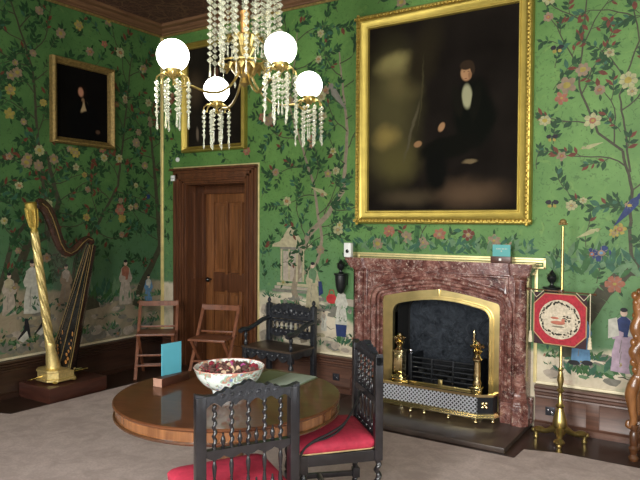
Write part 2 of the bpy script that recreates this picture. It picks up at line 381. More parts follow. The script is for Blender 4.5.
# ------------------------------------------------------------------ wallpaper painting
class Paint:
    """Pattern faces lying on a wall; local x along the wall, z up, wall face towards -y."""
    def __init__(s, mb, pal, lo, hi, z0, z1, holes, seed):
        s.mb, s.lo, s.hi, s.z0, s.z1, s.holes = mb, lo, hi, z0, z1, holes; s.R = random.Random(seed); s.pal = pal; s.grid = {}
    def ok(s, x, z, m=.05):
        if not (s.lo + m < x < s.hi - m and s.z0 + m < z < s.z1 - m): return False
        return not any(a - m < x < b + m and c - m < z < d + m for a, b, c, d in s.holes)
    def poly(s, pts, col, layer):
        if all(s.ok(x, z, .004) for x, z in pts):
            y = -.0010 * layer - s.R.random() * .0009; s.mb.face([(x, y, z) for x, z in pts], s.pal[col])
    def leaf(s, x, z, a, L, col, w=.36, layer=4):
        ca, sa = math.cos(a), math.sin(a); W = L * w / 2
        pts = [(0, 0), (.25 * L, W * .8), (.55 * L, W), (L, 0), (.55 * L, -W), (.25 * L, -W * .8)]
        s.poly([(x + u * ca - v * sa, z + u * sa + v * ca) for u, v in pts], col, layer)
    def ribbon(s, pts, ws, col, layer=3):
        n = len(pts)
        for i in range(n - 1):
            (x0, z0), (x1, z1) = pts[i], pts[i + 1]; dx, dz = x1 - x0, z1 - z0; l = math.hypot(dx, dz) + 1e-9
            nx, nz = -dz / l, dx / l; a, b = ws[i] / 2, ws[i + 1] / 2
            s.poly([(x0 + nx * a, z0 + nz * a), (x1 + nx * b, z1 + nz * b), (x1 - nx * b, z1 - nz * b), (x0 - nx * a, z0 - nz * a)], col, layer)
    def blob(s, x, z, rx, rz, col, layer=2, n=12, j=.12, rot=0):
        pts = []
        for i in range(n):
            a = 2 * PI * i / n; k = 1 + s.R.uniform(-j, j); u, v = math.cos(a) * rx * k, math.sin(a) * rz * k
            pts.append((x + u * math.cos(rot) - v * math.sin(rot), z + u * math.sin(rot) + v * math.cos(rot)))
        s.poly(pts, col, layer)
    def flower(s, x, z, r, col, cen='petal yellow'):
        k = s.R.choice((5, 6, 7)); o = s.R.random() * 6
        for i in range(k):
            a = o + 2 * PI * i / k; s.blob(x + math.cos(a) * r * .55, z + math.sin(a) * r * .5, r * .46, r * .36, col, 5, 8, .2, a)
            b_ = a + .5; s.leaf(x + math.cos(b_) * r * .3, z + math.sin(b_) * r * .3, b_, r * .55, 'rock grey', .14, 7)
        s.blob(x, z, r * .42, r * .36, s.R.choice(('petal coral', 'petal yellow', 'petal pink')), 8, 8, .2); s.blob(x, z, r * .2, r * .16, cen, 9, 6)
        for i in range(3): s.leaf(x + math.cos(o + 2.1 * i) * r * .8, z + math.sin(o + 2.1 * i) * r * .8, o + 2.1 * i, .055, 'leaf dark', .42, 4)
    def spray(s, x, z, a, n=7, L=.075, reds=.2):
        L *= .95
        px, pz = x, z; pts = [(x, z)]; R = s.R
        for i in range(n):
            a += R.uniform(-.35, .35); px += math.cos(a) * L * .6; pz += math.sin(a) * L * .6; pts.append((px, pz))
            for sd in (1, -1):
                if R.random() < .8:
                    col = R.choice(('leaf dark', 'leaf dark', 'leaf dark', 'leaf dark', 'leaf mid', 'leaf teal')) if R.random() > reds else 'leaf red'
                    s.leaf(px, pz, a + sd * R.uniform(.5, 1.1), L * R.uniform(.7, 1.25), col, R.uniform(.34, .5))
            s.grid[(int(px / .16), int(pz / .16))] = 1
        s.leaf(px, pz, a, L * 1.1, 'leaf dark')
        s.ribbon(pts, [.006] * len(pts), 'trunk brown')
    def tree(s, pts, w0, w1, col, n_br=10, L=.075, reds=.2, flowers=('petal pink', 'petal cream')):
        R = s.R; P = []
        for (a, b), (c, d) in zip(pts, pts[1:]):
            k = max(2, int(math.hypot(c - a, d - b) / .06))
            for i in range(k): P.append((a + (c - a) * i / k + R.uniform(-.006, .006), b + (d - b) * i / k))
        P.append(pts[-1]); n = len(P)
        s.ribbon(P, [w0 + (w1 - w0) * i / (n - 1) for i in range(n)], col, 3)
        for q in range(n_br):
            i = int(n * (.3 + .7 * q / n_br)); i = min(i, n - 2); x, z = P[i]
            a = math.atan2(P[i + 1][1] - z, P[i + 1][0] - x) + (1 if q % 2 else -1) * R.uniform(.6, 1.2)
            m = R.randint(4, 8); px, pz = x, z; br = [(x, z)]
            for t in range(m):
                a += R.uniform(-.3, .3); px += math.cos(a) * .07; pz += math.sin(a) * .07; br.append((px, pz))
                if t % 3 == 1: s.spray(px, pz, a + R.choice((-1, 1)) * R.uniform(.4, 1), R.randint(2, 4), L, reds)
            s.ribbon(br, [.012 - .005 * t / m for t in range(m + 1)], 'trunk brown')
            s.spray(px, pz, a, 5, L, reds)
            if R.random() < .7: s.flower(px + R.uniform(-.05, .05), pz + R.uniform(-.05, .05), R.uniform(.032, .062), R.choice(flowers))
    def fill(s, zmin, reds=.18, L=.075, dens=1.0, flowers=('petal pink', 'petal pink', 'petal cream', 'petal coral')):
        R = s.R; nx = int((s.hi - s.lo) / .25); nz = int((s.z1 - zmin) / .25)
        for i in range(nx):
            for j in range(nz):
                x = s.lo + (i + .5 + R.uniform(-.45, .45)) * .25; z = zmin + (j + .5 + R.uniform(-.45, .45)) * .25
                if not s.ok(x, z, .02): continue
                if s.grid.get((int(x / .16), int(z / .16))) and R.random() < .6: continue
                if R.random() < .82 * dens: s.spray(x, z, R.uniform(.2, 2.9), R.randint(2, 5), L * R.uniform(.8, 1.15), reds if R.random() < .5 else 0)
                if R.random() < .17: s.flower(x + R.uniform(-.1, .1), z + R.uniform(-.1, .1), R.uniform(.03, .06), R.choice(flowers))
    def butterfly(s, x, z, r=.05):
        for sd in (1, -1):
            s.blob(x + sd * r * .6, z + r * .35, r * .5, r * .4, 'ink', 6, 6, .2); s.blob(x + sd * r * .4, z - r * .3, r * .35, r * .3, 'petal yellow', 6, 6, .2)
        s.blob(x, z, r * .12, r * .5, 'ink', 7, 6)
    def bird(s, x, z, L, a, col):
        ca, sa = math.cos(a), math.sin(a)
        T = lambda u, v: (x + u * ca - v * sa, z + u * sa + v * ca)
        s.poly([T(*p) for p in ((0, 0), (.18 * L, .13 * L), (.5 * L, .1 * L), (L, .0), (.5 * L, -.07 * L), (.2 * L, -.1 * L))], col, 6)
        s.blob(*T(-.02 * L, .06 * L), .1 * L, .09 * L, col, 7, 8); s.poly([T(-.1 * L, .09 * L), T(-.2 * L, .05 * L), T(-.1 * L, .03 * L)], 'petal yellow', 7)
    def figure(s, x, z, h, robe, sash, lean=0, hair=True):
        w = h * .17; T = lambda u, v: (x + u * w + lean * v * h, z + v * h)
        s.poly([T(*p) for p in ((-1.05, 0), (-.95, .3), (-.55, .62), (-.75, .80), (-.3, .86), (.3, .86), (.75, .8), (.55, .62), (.9, .3), (1.05, 0), (.3, -.02))], robe, 5)
        s.poly([T(*p) for p in ((-.6, .55), (-.62, .8), (-.2, .87), (.2, .87), (.62, .8), (.6, .55))], sash, 6)
        s.poly([T(*p) for p in ((-.7, .78), (-1.1, .6), (-.9, .5), (0, .56), (0, .62), (-.6, .66))], robe, 7)
        s.poly([T(*p) for p in ((.7, .78), (1.15, .58), (.9, .48), (.3, .5), (.5, .66))], robe, 7)
        s.blob(*T(0, .93), h * .052, h * .06, 'skin', 8, 10, .03)
        if hair: s.blob(*T(0, .975), h * .056, h * .036, 'ink', 9, 10, .05)
        for v in (.12, .3): s.ribbon([T(-.3, v), T(-.15, v + .2)], [.006, .004], 'rock grey', 7)
    def ground(s, x0, x1, zb, zt, n):
        R = s.R
        for i in range(n):
            x, z = R.uniform(x0, x1), zb + (zt - zb) * R.random(); q = R.random(); k = R.uniform(.02, .06)
            if q < .34: s.blob(x, z, k * 1.6, k * .7, R.choice(('rock grey', 'rock pale', 'pavilion buff', 'rock grey', 'grass green')), 1.5, 10, .25)
            elif q < .62: s.tuft(x, z, k, 5)
            elif q < .80: s.ribbon([(x, z), (x + k, z + R.uniform(0, .02)), (x + 2 * k, z - .01), (x + 3 * k, z + .01)], [.004, .010, .008, .002], R.choice(('rock grey', 'grass green', 'trunk brown')), 2)
            elif q < .88: s.flower(x, z, .02, R.choice(('petal coral', 'petal cream', 'petal pink')))
            else: s.rocks(x, z, k * .9, 4)
    def rocks(s, x, z, r, n=5):
        R = s.R
        for i in range(n):
            s.blob(x + R.uniform(-r, r), z + R.uniform(0, r * .7), r * R.uniform(.3, .6), r * R.uniform(.25, .5), R.choice(('rock grey', 'rock pale', 'rock grey')), 3 + i * .2, 9, .22)
    def tuft(s, x, z, r, n=9):
        for i in range(n): s.leaf(x + s.R.uniform(-r, r), z + s.R.uniform(-r * .15, r * .2), s.R.uniform(.3, 2.8), r * s.R.uniform(.6, 1.1), s.R.choice(('grass green', 'leaf mid', 'leaf teal')), .3, 5)

def wall_panel(name, lo, hi, z0, z1, holes, mats, t=.12):
    """wall face at y=0 (towards -y), thickness t behind, with rectangular holes"""
    mb = MB(); xs = sorted({lo, hi, *[h[0] for h in holes], *[h[1] for h in holes]}); zs = sorted({z0, z1, *[h[2] for h in holes], *[h[3] for h in holes]})
    for a, b in zip(xs, xs[1:]):
        for c, d in zip(zs, zs[1:]):
            if any(h[0] <= a and b <= h[1] and h[2] <= c and d <= h[3] for h in holes): continue
            mb.face([(a, 0, c), (b, 0, c), (b, 0, d), (a, 0, d)], 0); mb.face([(a, t, c), (a, t, d), (b, t, d), (b, t, c)], 0)
    for h in holes + [(lo, hi, z0, z1)]:
        for p, q in (((h[0], h[2]), (h[0], h[3])), ((h[0], h[3]), (h[1], h[3])), ((h[1], h[3]), (h[1], h[2])), ((h[1], h[2]), (h[0], h[2]))):
            mb.face([(p[0], 0, p[1]), (q[0], 0, q[1]), (q[0], t, q[1]), (p[0], t, p[1])], 0)
    return mb
PAL = {n: i + 1 for i, n in enumerate(FL)}
def finish_wall(mb, name, paper_m, loc, rz):
    me = bpy.data.meshes.new(name); mb.bm.to_mesh(me); mb.bm.free()
    me.materials.append(paper_m)
    for n in FL: me.materials.append(PM[n])
    o = bpy.data.objects.new(name, me); COL.objects.link(o); o.location = loc; o.rotation_euler = (0, 0, rz)
    return struct(o)

# --- fireplace wall
DOOR = (-5.42, -4.49, 0.0, 2.15); FIRE = (-2.76, -1.62, 0.0, 1.20)
mb = wall_panel('wall_back', XL - .12, XR + .12, 0, CEIL, [DOOR, FIRE], None)
P = Paint(mb, PAL, XL, XR, DADO + .01, CEIL - .1, [(-5.60, -4.31, 0, 2.33), (-3.05, -1.3, 0, 1.42), (-3.1, -1.4, 1.70, 3.66), (-5.43, -4.48, 2.52, 3.75)], 7)
# pavilion, lady, tree, kneeling figure between door and chimneypiece
P.poly([(-4.15, 1.46), (-4.02, 1.50), (-3.90, 1.66), (-3.86, 1.66), (-3.74, 1.51), (-3.60, 1.46), (-3.62, 1.44), (-4.13, 1.44)], 'pavilion buff', 3)
P.poly([(-4.02, 1.44), (-3.72, 1.44), (-3.72, 1.41), (-4.02, 1.41)], 'rock grey', 3)
for x in (-4.0, -3.9, -3.8, -3.72): P.poly([(x - .012, 1.08), (x + .012, 1.08), (x + .012, 1.42), (x - .012, 1.42)], 'pavilion buff', 4)
P.poly([(-3.98, 1.08), (-3.74, 1.08), (-3.74, 1.40), (-3.98, 1.40)], 'rock pale', 2)
for k in range(3): P.poly([(-4.06 - .03 * k, 1.03 - .035 * k), (-3.66 + .03 * k, 1.03 - .035 * k), (-3.66 + .03 * k, 1.06 - .035 * k), (-4.06 - .03 * k, 1.06 - .035 * k)], ('pavilion buff', 'rock pale', 'rock grey')[k], 3)
P.tree([(-3.70, .45), (-3.78, .76), (-3.84, .99), (-3.78, 1.28), (-3.66, 1.57), (-3.42, 1.78), (-3.24, 2.02), (-3.20, 2.6), (-3.3, 3.4)], .085, .014, 'pale trunk', 15, .075, .03)
P.tree([(-3.82, 1.10), (-3.55, 1.28), (-3.49, 1.52), (-3.60, 2.1), (-3.9, 2.9), (-3.8, 3.7)], .04, .010, 'pale trunk', 13, .075, .03)
P.figure(-3.60, .82, .47, 'robe buff', 'grass green', 0); P.poly([(-3.53, 1.1), (-3.49, 1.1), (-3.47, .98), (-3.52, .95)], 'ink blue', 9)
P.figure(-3.88, .56, .26, 'robe white', 'rock pale'); P.figure(-4.15, .52, .28, 'rock pale', 'robe white')
P.blob(-3.37, .93, .065, .05, 'basket red', 6, 12, .04); P.ribbon([(-3.41, .95), (-3.39, 1.02), (-3.35, 1.02), (-3.33, .95)], [.008] * 4, 'basket red', 6)
P.figure(-3.255, .66, .40, 'robe white', 'robe white'); P.poly([(-3.32, .68), (-3.19, .68), (-3.20, .56), (-3.31, .56)], 'ink blue', 7)
P.figure(-3.46, .60, .2, 'robe white', 'rock pale')
P.tuft(-3.22, .48, .10, 16); P.tuft(-3.5, .45, .08); P.tuft(-3.42, .82, .05); P.rocks(-4.15, .75, .12, 5); P.rocks(-4.12, .42, .14, 6); P.rocks(-3.30, .40, .1); P.tuft(-4.2, .9, .08)
P.bird(-3.45, 2.0, .2, 2.8, 'petal cream'); P.butterfly(-4.1, 2.9); P.bird(-3.40, 3.05, .32, -.9, 'rock grey'); P.bird(-3.62, 2.55, .22, .9, 'leaf teal')
# above the mantel: peony bank
P.tree([(-2.45, 1.43), (-2.44, 1.68)], .06, .05, 'leaf mid', 1, .06, 0)
for i in range(30):
    x = -3.0 + i * .056; P.tuft(x, 1.46 + .05 * math.sin(i * 1.7), .11, 6)
for x, z, c in ((-2.73, 1.62, 'petal coral'), (-2.55, 1.57, 'petal pink'), (-2.22, 1.60, 'petal coral'), (-2.38, 1.52, 'petal pink'), (-1.95, 1.6, 'leaf red'), (-2.85, 1.5, 'petal pink'), (-1.72, 1.55, 'petal pink')): P.flower(x, z, .06, c)
# right of the chimneypiece
P.tree([(-1.10, .60), (-1.04, .80), (-.96, .96), (-.83, 1.17), (-.69, 1.33), (-.55, 1.45), (-.3, 1.7), (-.2, 2.6), (-.3, 3.6)], .13, .03, 'trunk brown', 6, .08, .2)
P.tree([(-.62, 1.30), (-.66, 1.60), (-.65, 1.96), (-.72, 2.27), (-.90, 2.42), (-1.05, 2.8), (-1.0, 3.5)], .028, .010, 'trunk brown', 8, .07, .5)
P.tree([(-.66, 2.1), (-.75, 2.7), (-.62, 3.1), (-.72, 3.7)], .016, .008, 'trunk brown', 5, .07, .4)
P.figure(-.69, .545, .50, 'robe lilac', 'ink blue'); P.poly([(-.80, .95), (-.74, .97), (-.72, .83), (-.80, .80)], 'robe white', 8); P.poly([(-.64, .95), (-.58, .93), (-.6, .82), (-.66, .83)], 'robe white', 8)
P.figure(-1.0, .58, .42, 'sky blue', 'sky blue'); P.blob(-1.05, .575, .045, .02, 'ink', 8); P.blob(-.95, .585, .045, .02, 'ink', 8)
P.rocks(-1.27, .46, .12, 7); P.tuft(-1.2, .60, .08); P.tuft(-.9, .62, .1, 12); P.tuft(-.72, .50, .14, 14); P.tuft(-.95, .48, .12, 14); P.tuft(-1.1, .5, .08)
for i in range(7): P.tuft(-1.1 + i * .075, 1.30 + .05 * (i % 3), .17, 9)
P.flower(-.86, 1.47, .075, 'ink blue', 'sky blue'); P.flower(-.93, 1.46, .05, 'ink blue', 'sky blue'); P.flower(-.76, 1.23, .075, 'petal coral'); P.flower(-.73, 1.66, .05, 'petal yellow'); P.flower(-.77, 1.63, .04, 'petal yellow')
P.flower(-1.02, 2.93, .06, 'petal pink'); P.flower(-1.14, 2.82, .075, 'petal pink'); P.flower(-.69, 2.81, .07, 'petal cream'); P.flower(-.66, 2.72, .04, 'petal cream'); P.flower(-.94, 2.52, .07, 'petal cream'); P.flower(-1.18, 2.72, .06, 'petal coral')
P.bird(-.60, 1.92, .30, -2.2, 'ink blue'); P.bird(-.9, 1.66, .17, 3.6, 'petal cream'); P.bird(-1.0, 2.3, .15, .3, 'petal cream'); P.butterfly(-1.22, 3.12, .05); P.butterfly(-1.24, 1.86, .05); P.butterfly(-1.25, 2.4, .045)
P.ground(-4.28, -3.1, .42, .92, 70); P.ground(-1.33, -.2, .42, .68, 45); P.fill(1.12, .12); P.hi = -3.1; P.fill(1.0, .06, .07, .9); P.fill(1.1, .04, .06, .6)
wb = finish_wall(mb, 'wall_back', M['paper'], (0, D, 0), 0)
# --- side wall (local x = world y)
mb = wall_panel('wall_left', YF - .12, D + .12, 0, CEIL, [], None)
P = Paint(mb, PAL, YF, D, DADO + .01, CEIL - .1, [(3.92, 4.67, 2.52, 3.36)], 21)
P.tree([(3.45, .82), (3.51, 1.13), (3.66, 1.46), (3.90, 1.58), (4.0, 1.9), (3.86, 2.4)], .12, .03, 'trunk brown', 10, .075, .1)
P.tree([(3.35, 1.0), (3.5, 1.5), (3.85, 1.95), (3.78, 2.45), (3.72, 3.2), (3.5, 3.8)], .05, .015, 'trunk brown', 16, .08, .1, ('petal yellow', 'petal pink'))
P.tree([(4.1, .8), (4.2, 1.3), (4.5, 1.7), (4.75, 2.1), (4.85, 2.8), (4.95, 3.6)], .045, .012, 'trunk brown', 16, .075, .35)
P.tree([(5.00, .72), (5.08, .95), (5.22, 1.15), (5.38, 1.4), (5.3, 2.2), (5.2, 3.0)], .10, .02, 'trunk brown', 14, .075, .2)
P.tree([(3.0, .8), (2.9, 1.6), (3.2, 2.4), (3.1, 3.4)], .08, .02, 'trunk brown', 16, .075, .1)
P.figure(3.70, .79, .52, 'robe white', 'robe white'); P.figure(4.08, .85, .40, 'petal pink', 'rock pale'); P.figure(4.85, .76, .5, 'rock pale', 'petal coral'); P.figure(5.19, .72, .35, 'sky blue', 'robe white'); P.figure(3.46, .8, .4, 'rock pale', 'robe buff')
for x, z, l in ((3.60, .58, .2), (3.79, .62, .2)):
    P.poly([(x - .06, z - .03), (x + .0, z - .07), (x + .08, z - .02), (x + .07, z + .06), (x + .05, z + .16), (x + .02, z + .16), (x + .01, z + .06)], 'ink', 6); P.poly([(x - .05, z - .04), (x, z - .07), (x + .06, z - .03), (x + .04, z + .04)], 'robe white', 7)
for x in (3.35, 3.55, 3.8, 4.2, 4.55, 4.9, 5.1, 5.3): P.tuft(x, .80, .10, 10); P.tuft(x + .1, .5, .09, 8)
for x in (3.5, 4.35, 4.5, 4.65, 4.8, 5.1, 3.9): P.rocks(x, .43, .13, 6)
P.rocks(4.45, .8, .14, 6); P.tuft(4.58, .86, .2, 24); P.tuft(4.3, .9, .15, 18); P.poly([(4.3, .74), (4.5, .76), (4.46, .92), (4.36, .9)], 'trunk brown', 5)
P.flower(3.49, 2.95, .06, 'petal yellow'); P.flower(3.48, 2.72, .06, 'petal yellow'); P.flower(4.2, 2.42, .06, 'petal yellow'); P.flower(4.78, 1.83, .07, 'petal coral'); P.bird(5.2, 1.98, .3, .2, 'ink blue')
P.ground(3.1, D - .05, .42, .95, 150); P.fill(1.05, .1, .07, .9); P.fill(1.0, .1, .06, .7); P.fill(1.05, .12, .075, 1.1, ('petal pink', 'petal coral', 'petal yellow'))
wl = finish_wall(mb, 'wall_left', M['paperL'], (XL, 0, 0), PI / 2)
# --- window walls
WIN_R = [(-2.3, -1.0, .55, 3.45), (.2, 1.5, .55, 3.45)]                      # in y on the right wall (given as local x after rotation)
WIN_F = [(-4.4, -3.1, .55, 3.45), (-1.9, -.6, .55, 3.45), (.7, 2.0, .55, 3.45)]
# right wall faces -x: local x = -world y
mb = wall_panel('wall_right', -D - .12, -YF + .12, 0, CEIL, WIN_R, None)
P = Paint(mb, PAL, -D, -YF, DADO, CEIL - .1, [(a - .12, b + .12, c - .1, d + .12) for a, b, c, d in WIN_R], 33); P.fill(1.2)
finish_wall(mb, 'wall_right', M['paper'], (XR, 0, 0), -PI / 2)
mb = wall_panel('wall_front', -XR - .12, -XL + .12, 0, CEIL, [(-b, -a, c, d) for a, b, c, d in WIN_F], None)
P = Paint(mb, PAL, -XR, -XL, DADO, CEIL - .1, [(-b - .12, -a + .12, c - .1, d + .12) for a, b, c, d in WIN_F], 34); P.fill(1.2)
finish_wall(mb, 'wall_front', M['paper'], (0, YF, 0), PI)
def window(idx, cx, cy, rz, w, z0, z1):
    """window in a wall hole; local x along the wall, room towards -y"""
    e = bpy.data.objects.new('window_%d' % idx, None); COL.objects.link(e); e.location = (cx, cy, 0); e.rotation_euler = (0, 0, rz); struct(e)
    f = MB()
    for a, b, c, d in ((-w / 2 - .1, -w / 2 + .05, z0 - .08, z1 + .1), (w / 2 - .05, w / 2 + .1, z0 - .08, z1 + .1), (-w / 2, w / 2, z1 - .05, z1 + .1), (-w / 2, w / 2, z0 - .08, z0 + .05)): f.box(a, b, -.03, .12, c, d, .008)
    for k in (1, 2): f.box(-w / 2 + w * k / 3 - .013, -w / 2 + w * k / 3 + .013, .04, .08, z0, z1)
    for k in range(1, 6): f.box(-w / 2, w / 2, .045, .075, z0 + (z1 - z0) * k / 6 - .013, z0 + (z1 - z0) * k / 6 + .013)
    f.out('window_frame', M['winpaint'], e)
    g = MB(); g.box(-w / 2, w / 2, .056, .062, z0, z1); g.out('window_pane', M['glass'], e, 0)
    return e
LIGHTS = []
def daylight(x, y, z, rot, w, h, power, col=(1.0, .985, .94)):
    l = bpy.data.lights.new('daylight', 'AREA'); l.shape = 'RECTANGLE'; l.size = w; l.size_y = h; l.energy = power; l.color = col
    o = bpy.data.objects.new('daylight', l); COL.objects.link(o); o.location = (x, y, z); o.rotation_euler = rot; return o
PF, PR = 455, 75
TILT = math.radians(28)
k = 1
for a, b, c, d in WIN_F:
    window(k, (a + b) / 2, YF, PI, b - a, c, d); k += 1
    daylight((a + b) / 2, YF - .55, (c + d) / 2 + .25, (PI / 2 - TILT, 0, 0), b - a, d - c, PF * (.35 if a < -3 else 1))
for a, b, c, d in WIN_R:
    window(k, XR, -(a + b) / 2, -PI / 2, b - a, c, d); k += 1
    daylight(XR + .55, -(a + b) / 2, (c + d) / 2 + .25, (PI / 2 - TILT, 0, PI / 2), b - a, d - c, PR)

# --- floor, ceiling, cornice, dado
mb = MB(); mb.box(XL - .12, XR + .12, YF - .12, D + .75, -.06, 0); struct(mb.out('floor', M['floor'], None, 0))
mb = MB(); mb.box(XL - .12, XR + .12, YF - .12, D + .12, CEIL, CEIL + .06); struct(mb.out('ceiling', M['ceiling'], None, 0))
def run(mb, prof, x0, x1):       # moulding profile (y<=0 into the room, z) extruded along local x
    mb._grid([[(x0, y, z) for y, z in prof], [(x1, y, z) for y, z in prof]])
CORN = [(0, CEIL - .10), (-.03, CEIL - .10), (-.035, CEIL - .085), (-.05, CEIL - .08), (-.07, CEIL - .06), (-.075, CEIL - .045), (-.12, CEIL - .03), (-.125, CEIL - .001), (0, CEIL - .001)]
DADOP = [(0, 0), (-.045, 0), (-.045, .05), (-.03, .06), (-.024, .07), (-.024, .255), (-.034, .262), (-.030, .275), (-.044, .287), (-.036, .302), (-.052, .315), (-.046, .33), (-.062, .345), (-.055, .36), (0, .365)]
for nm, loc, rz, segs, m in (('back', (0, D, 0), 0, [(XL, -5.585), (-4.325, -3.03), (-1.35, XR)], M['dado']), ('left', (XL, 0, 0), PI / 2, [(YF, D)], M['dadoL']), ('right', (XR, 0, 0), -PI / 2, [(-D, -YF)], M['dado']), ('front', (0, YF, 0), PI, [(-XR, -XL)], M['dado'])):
    mb = MB()
    for a, b in segs:
        run(mb, DADOP, a, b)
        st = a + .45
        while b - a > 1.6 and st < b - .3:
            mb.box(st - .05, st + .05, -.032, -.02, .06, .26, .004); st += .95
    o = struct(mb.out('baseboard_' + nm, m)); o.location = loc; o.rotation_euler = (0, 0, rz)
    mb = MB(); full = {'back': (XL, XR), 'left': (YF, D), 'right': (-D, -YF), 'front': (-XR, -XL)}[nm]; run(mb, CORN, *full)
    mb.mi = 1; mb.box(full[0], full[1], -.012, 0, CEIL - .125, CEIL - .10)
    o = struct(mb.out('cornice', [M['crownbrown'], M['giltdull']])); o.name = 'trim_%d' % {'back': 1, 'left': 2, 'right': 3, 'front': 4}[nm]; o.location = loc; o.rotation_euler = (0, 0, rz)
    mb = MB()
    for a, b in segs: mb.box(a, b, -.014, 0, DADO - .004, DADO + .018, .003)
    o = struct(mb.out('trim_5', M['fillet2'])); o.location = loc; o.rotation_euler = (0, 0, rz)
# gilt fillets edging the paper: corner, door, chimneypiece
mb = MB(); mb.box(XL + .0, XL + .028, D - .014, D, DADO, CEIL - .12, .003); mb.box(XL, XL + .014, D - .032, D, DADO, CEIL - .12, .003)
struct(mb.out('trim_6', M['fillet']))
mb = MB(); mb.box(-4.318, -4.298, D - .012, D, DADO, 2.335, .003); mb.box(-5.60, -4.298, D - .012, D, 2.33, 2.345, .003); struct(mb.out('trim_7', M['fillet']))
mb = MB(); mb.box(-3.13, -1.283, D - .014, D, 1.395, 1.413, .003); mb.box(-3.13, -1.283, D - .010, D, 1.375, 1.392, .003); mb.box(-1.303, -1.283, D - .014, D, 1.325, 1.41, .003); mb.box(-1.375, -1.283, D - .014, D, 1.325, 1.34, .003)
mb.box(-1.372, -1.345, D - .014, D, DADO, 1.335, .003); mb.box(-3.07, -3.05, D - .014, D, DADO, 1.39, .003)
for q in range(2): mb.box(-1.345 + .0 * q, -1.315, D - .012, D, 1.355 + .02 * q, 1.363 + .02 * q)
struct(mb.out('trim_8', M['fillet']))

# ------------------------------------------------------------------ door
door = bpy.data.objects.new('door_1', None); COL.objects.link(door); door.location = (0, D, 0); struct(door)
mb = MB()
steps = [(0, .03, .035), (.03, .05, .055), (.05, .085, .045), (.085, .115, .062), (.115, .14, .05), (.14, .165, .03)]
for a, b, dpt in steps:
    mb.box(-5.585 + a, -5.585 + b, -dpt, 0, 0, 2.315 - a, .004); mb.box(-4.325 - b, -4.325 - a, -dpt, 0, 0, 2.315 - a, .004)
    mb.box(-5.585 + a, -4.325 - a, -dpt, 0, 2.315 - b, 2.315 - a, .004)
mb.box(-5.60, -4.31, -.08, 0, 2.30, 2.325, .005)
mb.out('architrave', M['jamb'], door)
mb = MB()          # panelled reveals
mb.box(-5.44, -5.414, -.005, .40, 0, 2.17); mb.box(-4.496, -4.47, -.005, .40, 0, 2.17); mb.box(-5.44, -4.47, -.005, .40, 2.144, 2.17)
for x0, x1 in ((-5.42, -5.405), (-4.505, -4.49)):
    for y0, y1 in ((0, .06), (.14, .20), (.29, .35)): mb.box(x0, x1, y0, y1, 0, 2.15, .004)
    for z0, z1 in ((0, .1), (.90, 1.02), (2.05, 2.13)): mb.box(x0 + .0012, x1 - .0012, .061, .289, z0, z1)
mb.box(-5.42, -4.49, .0, .35, 2.135, 2.15); mb.box(-5.42, -4.49, .30, .36, 2.04, 2.15, .006)
mb.box(-5.42, -4.49, .40, .43, 0, 2.16)
mb.out('door_reveal', M['jamb'], door)
mb = MB(); y0 = .345
for x0, x1 in ((-5.405, -5.285), (-4.625, -4.505)): mb.box(x0, x1, y0, y0 + .045, .01, 2.05, .004)
for z0, z1 in ((.01, .22), (1.93, 2.05)): mb.box(-5.29, -4.62, y0, y0 + .045, z0, z1, .004)
for x in (-5.075, -4.855): mb.box(x - .022, x + .022, y0 - .008, y0 + .045, .2, .88, .01); mb.box(x - .022, x + .022, y0 - .008, y0 + .045, 1.07, 1.95, .01)
leaf = mb.out('door_leaf', M['oak'], door)
mb = MB(); mb.box(-5.287, -4.623, y0 - .004, y0 + .045, .86, 1.09, .008); mb.out('lock_rail', M['jamb'], leaf)
mb = MB()
for x0, x1 in ((-5.285, -5.09), (-5.06, -4.87), (-4.84, -4.625)):
    for z0, z1 in ((.22, .86), (1.09, 1.93)): mb.box(x0 - .01, x1 + .01, y0 + .030, y0 + .04, z0 - .01, z1 + .01); mb.box(x0 + .04, x1 - .04, y0 + .022, y0 + .035, z0 + .04, z1 - .04, .006)
mb.out('door_panel', M['oak'], leaf)
mb = MB(); mb.tube([(-5.325, y0, 1.0), (-5.325, y0 - .04, 1.0)], .012, 10); mb.ball((-5.325, y0 - .06, 1.0), .03, (1, .8, 1)); mb.ball((-5.375, y0 - .008, 1.0), .018, (1, .5, 1))
mb.out('door_knob', M['black'], leaf)

# ------------------------------------------------------------------ carpet and hearth
mb = MB()
poly = [(-5.36, YF + .35), (XR - .35, YF + .35), (XR - .35, 4.86), (-1.03, 4.84), (-1.27, 4.77), (-1.28, 4.555), (-3.13, 4.555), (-3.15, 4.62), (-5.19, 4.62), (-5.245, 3.14), (-5.37, 3.10)]
mb.prismZ(poly, 0.0005, .014)
tag(mb.out('carpet', M['carpet'], None, 20), 'plain taupe carpet covering the middle of the floor, notched around the hearth', 'carpet')
HZ = .04
mb = MB(); mb.box(-3.06, -1.375, 4.63, D + .30, 0.0005, HZ, .006); tag(mb.out('hearth_slab', M['hearth']), 'polished dark stone hearth slab lying before the marble fireplace', 'hearth')

